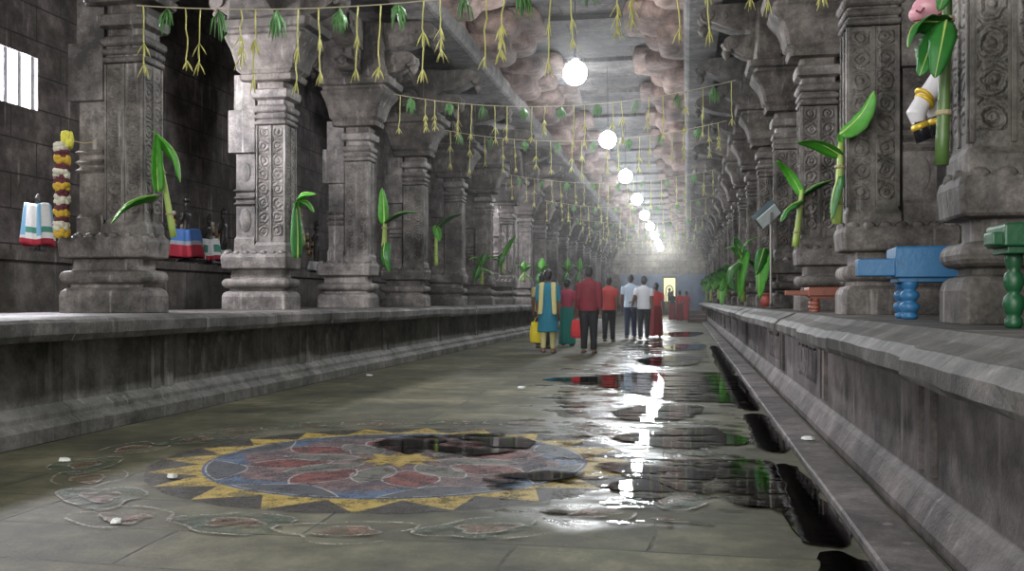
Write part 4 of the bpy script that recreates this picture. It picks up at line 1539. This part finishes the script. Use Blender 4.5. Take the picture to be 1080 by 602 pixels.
# hind legs down to the stand
for s_ in (-.1, .1):
    o_ = Vector((0, s_, 0))
    m.tube([rump + o_, rump + o_ + Vector((-.12, 0, -.30)), rump + o_ + Vector((.05, 0, -.55)), Vector((rump.x - .02, rump.y + s_, .03))], [.10, .075, .04, .04], 10)
    m.tube([Vector((rump.x - .02, rump.y + s_, .07)), Vector((rump.x - .04, rump.y + s_, 0.0))], [.045, .055], 10)
b = m.build('body', hw, hr); bake(b, [('REMESH', dict(mode='VOXEL', voxel_size=.016)), ('SMOOTH', dict(factor=.6, iterations=4))])
# muzzle with lips and nostril
m = MB()
m.ball(Q(981, 8), (.12, .10, .085), 16, 12)
m.ball(Q(968, 15), (.060, .075, .055), 14, 10)
m.ball(Q(987, 22), (.085, .060, .022), 14, 8)
mz = m.build('muzzle', hp, hr)
bake(mz, [('REMESH', dict(mode='VOXEL', voxel_size=.009)), ('SMOOTH', dict(factor=.5, iterations=3))])
m = MB(); a_, b_, c_ = Q(963, 22, DX - .09), Q(980, 21, DX - .115), Q(995, 14, DX - .10)
m.tube([a_, b_, c_], [.004, .009, .012], 8); m.build('mouth_line', plain('mouth_red', (.20, .02, .04), .4), mz)
m = MB(); m.tube([Q(966, 11, DX - .085), Q(971, 13, DX - .10), Q(975, 8, DX - .105)], .006, 6); m.build('nostril', plain('nostril_paint', (.16, .03, .05), .4), mz)
for j, (kx, ky, hx_, hy_, dz) in enumerate(((966, 120, 972, 142, 0.0), (984, 114, 988, 138, -.18))):
    dd = DX + dz * 0 + (.06 if j else -.06)
    m = MB()
    m.tube([Q(1012, 58, dd), Q(992 + 6 * j, 84, dd), Q(975 + 13 * j, 104, dd), Q(kx, ky, dd), Q(kx + 3, ky + 10, dd)], [.095, .075, .058, .066, .045], 14)
    lg = m.build('foreleg', hw, hr); bake(lg, [('REMESH', dict(mode='VOXEL', voxel_size=.011)), ('SMOOTH', dict(factor=.5, iterations=2))])
    for q_ in (0, 1):
        m = MB()
        a0_ = Q(975 + 13 * j, 101 + 6 * q_, dd); dirv = (Q(975 + 13 * j, 104, dd) - Q(992 + 6 * j, 84, dd)).normalized()
        m.tube([a0_ - dirv * .014, a0_ - dirv * .005, a0_ + dirv * .005, a0_ + dirv * .014], [.062, .074, .074, .062], 16)
        m.build('anklet', gold, lg, smooth=True)
    m = MB(); a0_ = Q(kx + 2, ky + 8, dd); b0_ = Q(hx_ + 4, hy_ + 6, dd)
    m.tube([a0_, a0_.lerp(b0_, .35), b0_], [.044, .050, .062], 14)
    m.build('hoof', hblk, lg, smooth=True)
    m = MB(); c0_ = a0_.lerp(b0_, .25); dv = (b0_ - a0_).normalized()
    m.tube([c0_ - dv * .02, c0_, c0_ + dv * .02], [.050, .060, .056], 14); m.build('hoof_band', gold, lg, smooth=True)

# ------------------------------------------------------------------ floodlight on a pole
p = at(813, 300, 14.1)
fl_ = thing('floodlight', 'small floodlight with pale top on a thin pole beside the right pillars', 'floodlight', (p.x, p.y, PLAT))
hz = 1.05 + (317 - 236) * 14.1 / 1000 - PLAT
m = MB(); m.tube([(0, 0, .02), (0, 0, hz)], .018, 8); m.build('pole', plain('pole_paint', (.30, .28, .26), .5, .4), fl_)
m = MB(); m.lathe([(0, .14), (.02, .14), (.035, .03), (.08, .025)], (0, 0, 0), 16); m.build('foot', plain('foot_iron', (.05, .05, .05), .6), fl_)
m = MB()
ax = Vector((.75, 0, .66)).normalized(); ay = Vector((.45, .70, -.51)).normalized(); az = ax.cross(ay).normalized(); ay = az.cross(ax); az = az if az.y < 0 else -az
m.obox((-.06, 0, hz + .14), ax, ay, az, .19, .13, .05); m.build('lamp_housing', plain('teal_black_metal', (.03, .06, .07), .4), fl_, bevel=.01)
m = MB(); m.obox(Vector((-.06, 0, hz + .14)) + az * .054, ax, ay, az, .175, .115, .006); m.build('glass_front', plain('pale_glass', (.78, .88, .88), .2), fl_)
m = MB(); m.box(-.015, .015, -.15, .15, hz - .01, hz + .02); m.box(-.02, .02, -.15, -.135, hz, hz + .16); m.box(-.02, .02, .135, .15, hz, hz + .16); m.build('yoke', plain('yoke_metal', (.08, .08, .08), .5), fl_)

# ------------------------------------------------------------------ far end: blue gate and lit shrine opening
gy = YF - .6
gt = thing('metal_gate', 'blue-grey sheet metal gate across the far end', 'gate', (-1.9, gy, 0))
gm = plain('blue_grey_paint', (.11, .15, .22), .5, var=.2, scale=2)
for i in range(6):
    if i == 3: continue
    m = MB(); x0 = -3.0 + i * 1.05
    m.box(x0 + .02, x0 + 1.03, -.03, .03, .05, 2.9)
    for zz in (.3, 1.2, 2.1, 2.7): m.box(x0 + .02, x0 + 1.03, -.05, .05, zz, zz + .06)
    m.build('gate_panel', gm, gt)
m = MB(); m.box(-3.05, 3.35, -.06, .06, 2.9, 3.0); m.build('top_rail', gm, gt)
sx_ = -1.9 - 3.0 + 3 * 1.05 + .52
sr = thing('lit_doorway', 'small bright yellowish doorway with an arch in the blue gate', 'doorway', (sx_, gy, 0))
m = MB(); m.box(-.50, .50, .12, .16, 1.0, 2.75); m.build('glowing_back', emit_mat('shrine_light', (.95, .92, .55), 1.3), sr)
m = MB(); m.box(-.52, -.42, -.05, .1, .05, 2.85); m.box(.42, .52, -.05, .1, .05, 2.85); m.box(-.52, .52, -.05, .1, 2.72, 2.85); m.build('door_frame', plain('door_frame_wood', (.12, .10, .04), .6), sr)
m = MB()
pts = [(.27 * math.cos(PI * i / 12), 0.05, 1.75 + .42 * math.sin(PI * i / 12)) for i in range(13)]
m.tube([(.27, .05, 1.0)] + pts + [(-.27, .05, 1.0)], .035, 6)
m.ball((0, .05, 1.85), (.1, .05, .16), 10, 8); m.ball((0, .05, 1.45), (.16, .05, .3), 10, 8)
m.build('arch_figure', plain('dark_bronze', (.05, .045, .02), .5), sr)

# brown crate and red pot low on the right near the far end
c_ = ground(745, 340)
cr_ = thing('wooden_crate', 'low brown slatted crate at the foot of the right ledge far down', 'crate', (c_.x - .42, c_.y, 0))
m = MB()
for z in (.02, .22, .42):
    m.box(-.45, .45, -.3, .3, z, z + .15)
m.build('slat_box', plain('brown_wood', (.09, .05, .035), .7), cr_, bevel=.01)
m = MB()
for sx in (-1, 1):
    for sy in (-1, 1):
        m.box(sx * .42 - .04, sx * .42 + .04, sy * .29 - .03, sy * .29 + .03, 0, .62)
m.build('corner_post', plain('brown_post', (.07, .04, .03), .7), cr_)
p = at(806, 320, 15.6)
pr_ = MB(); pr_.lathe([(0, .06), (.02, .09), (.09, .12), (.16, .10), (.20, .07), (.22, .085), (.24, .085)], (0, 0, 0), 16)
tag(pr_.build('clay_pot', plain('red_clay', (.30, .05, .035), .5), loc=(p.x + .05, p.y, PLAT), smooth=True), 'small red clay pot on the right ledge below the broad leaves', 'pot')

# paper scraps on the stones
paper = plain('white_paper', (.62, .64, .60), .7)
for i, (x, y, z, r_, lab) in enumerate(((852, 463, .05, .035, 'white paper scrap on the kerb stones at right'), (182, 503, .012, .028, 'white scrap on the left points of the chalk drawing'), (68, 486, .004, .03, 'white scrap on slabs at the far left'),
                                      (550, 409, .004, .05, 'small white scrap on slabs in front of the walkers'), (390, 396, .004, .04, 'pale scrap near the foot of the left platform'), (122, 551, .004, .02, 'tiny scrap at the lower left of the slabs'))):
    q = ground(x, y, z)
    m = MB(); rnd = random.Random(i)
    pts = [(r_ * (1 + .5 * rnd.random()) * math.cos(a * PI / 3), r_ * (1 + .5 * rnd.random()) * math.sin(a * PI / 3)) for a in range(6)]
    m.loft([[(a, b, 0) for a, b in pts], [(a * .9, b * .9 + .004, .012 + .01 * rnd.random()) for a, b in pts]])
    tag(m.build('paper_scrap', paper, loc=(q.x, q.y, z)), lab, 'scrap')

# ------------------------------------------------------------------ light
def area(name, loc, rot, sx, sy, power, col):
    l = bpy.data.lights.new(name, 'AREA'); l.shape = 'RECTANGLE'; l.size = sx; l.size_y = sy; l.energy = power; l.color = col
    o = bpy.data.objects.new(name, l); COL.objects.link(o); o.location = loc; o.rotation_euler = rot
    return o


# daylight entering through the gateway behind the photographer
area('entrance_daylight', (-2.0, -4.2, 3.2), (math.radians(82), 0, 0), 6.0, 4.6, 800, (1.0, .975, .93))
# daylight from the window falling on the pillars
area('window_daylight', (WX - .055, 9.97, 3.84), (math.radians(90), 0, math.radians(-90)), 1.9, .66, 900, (.95, .93, 1.0))
area('added_window_light', (WX - .055, 28.4, 3.84), (math.radians(90), 0, math.radians(-90)), 1.9, .66, 900, (.95, .93, 1.0))  # light of the added, unseen middle window, put in to brighten farther pillars
# added light in front of the left wall, which has no opening here
area('added_left_light', (WX + .3, 5.5, 3.0), (math.radians(90), 0, math.radians(-62)), 2.2, 2.2, 60, (.95, .94, 1.0))

wd = bpy.data.worlds.new('World'); S.world = wd; wd.use_nodes = True
bg = wd.node_tree.nodes['Background']; bg.inputs[0].default_value = (.85, .92, 1.0, 1); bg.inputs[1].default_value = .5

# thin incense haze that fills the corridor
t = NT('corridor_haze')
vs_ = t.n('ShaderNodeVolumeScatter', None, Color=(1, 1, 1, 1), Density=.0030, Anisotropy=.86)
t.t.links.new(vs_.outputs[0], t.out.inputs['Volume'])
m = MB(); m.box(-4.6, .7, 8.0, YF - 1.0, .25, 6.6)
tag(m.build('haze', t.m), 'thin bright haze hanging in the corridor air', 'haze', kind='stuff')

# ------------------------------------------------------------------ camera
cam = bpy.data.cameras.new('Camera'); co = bpy.data.objects.new('Camera', cam); COL.objects.link(co)
cam.sensor_width = 36; cam.lens = F / 1080 * 36; cam.clip_start = .05; cam.clip_end = 300
co.location = (0, 0, EYE)
co.rotation_euler = (PI / 2, 0, YAW)
cam.shift_y = (VPY - 301) / 1080.0
S.camera = co

vs = S.view_settings
vs.view_transform = 'Standard'; vs.look = 'None'; vs.gamma = 1; vs.use_curve_mapping = False
vs.exposure = 0.0
S.cycles.use_denoising = True
S.cycles.max_bounces = 7; S.cycles.diffuse_bounces = 3; S.cycles.glossy_bounces = 3; S.cycles.transparent_max_bounces = 14
S.cycles.sample_clamp_indirect = 4.0
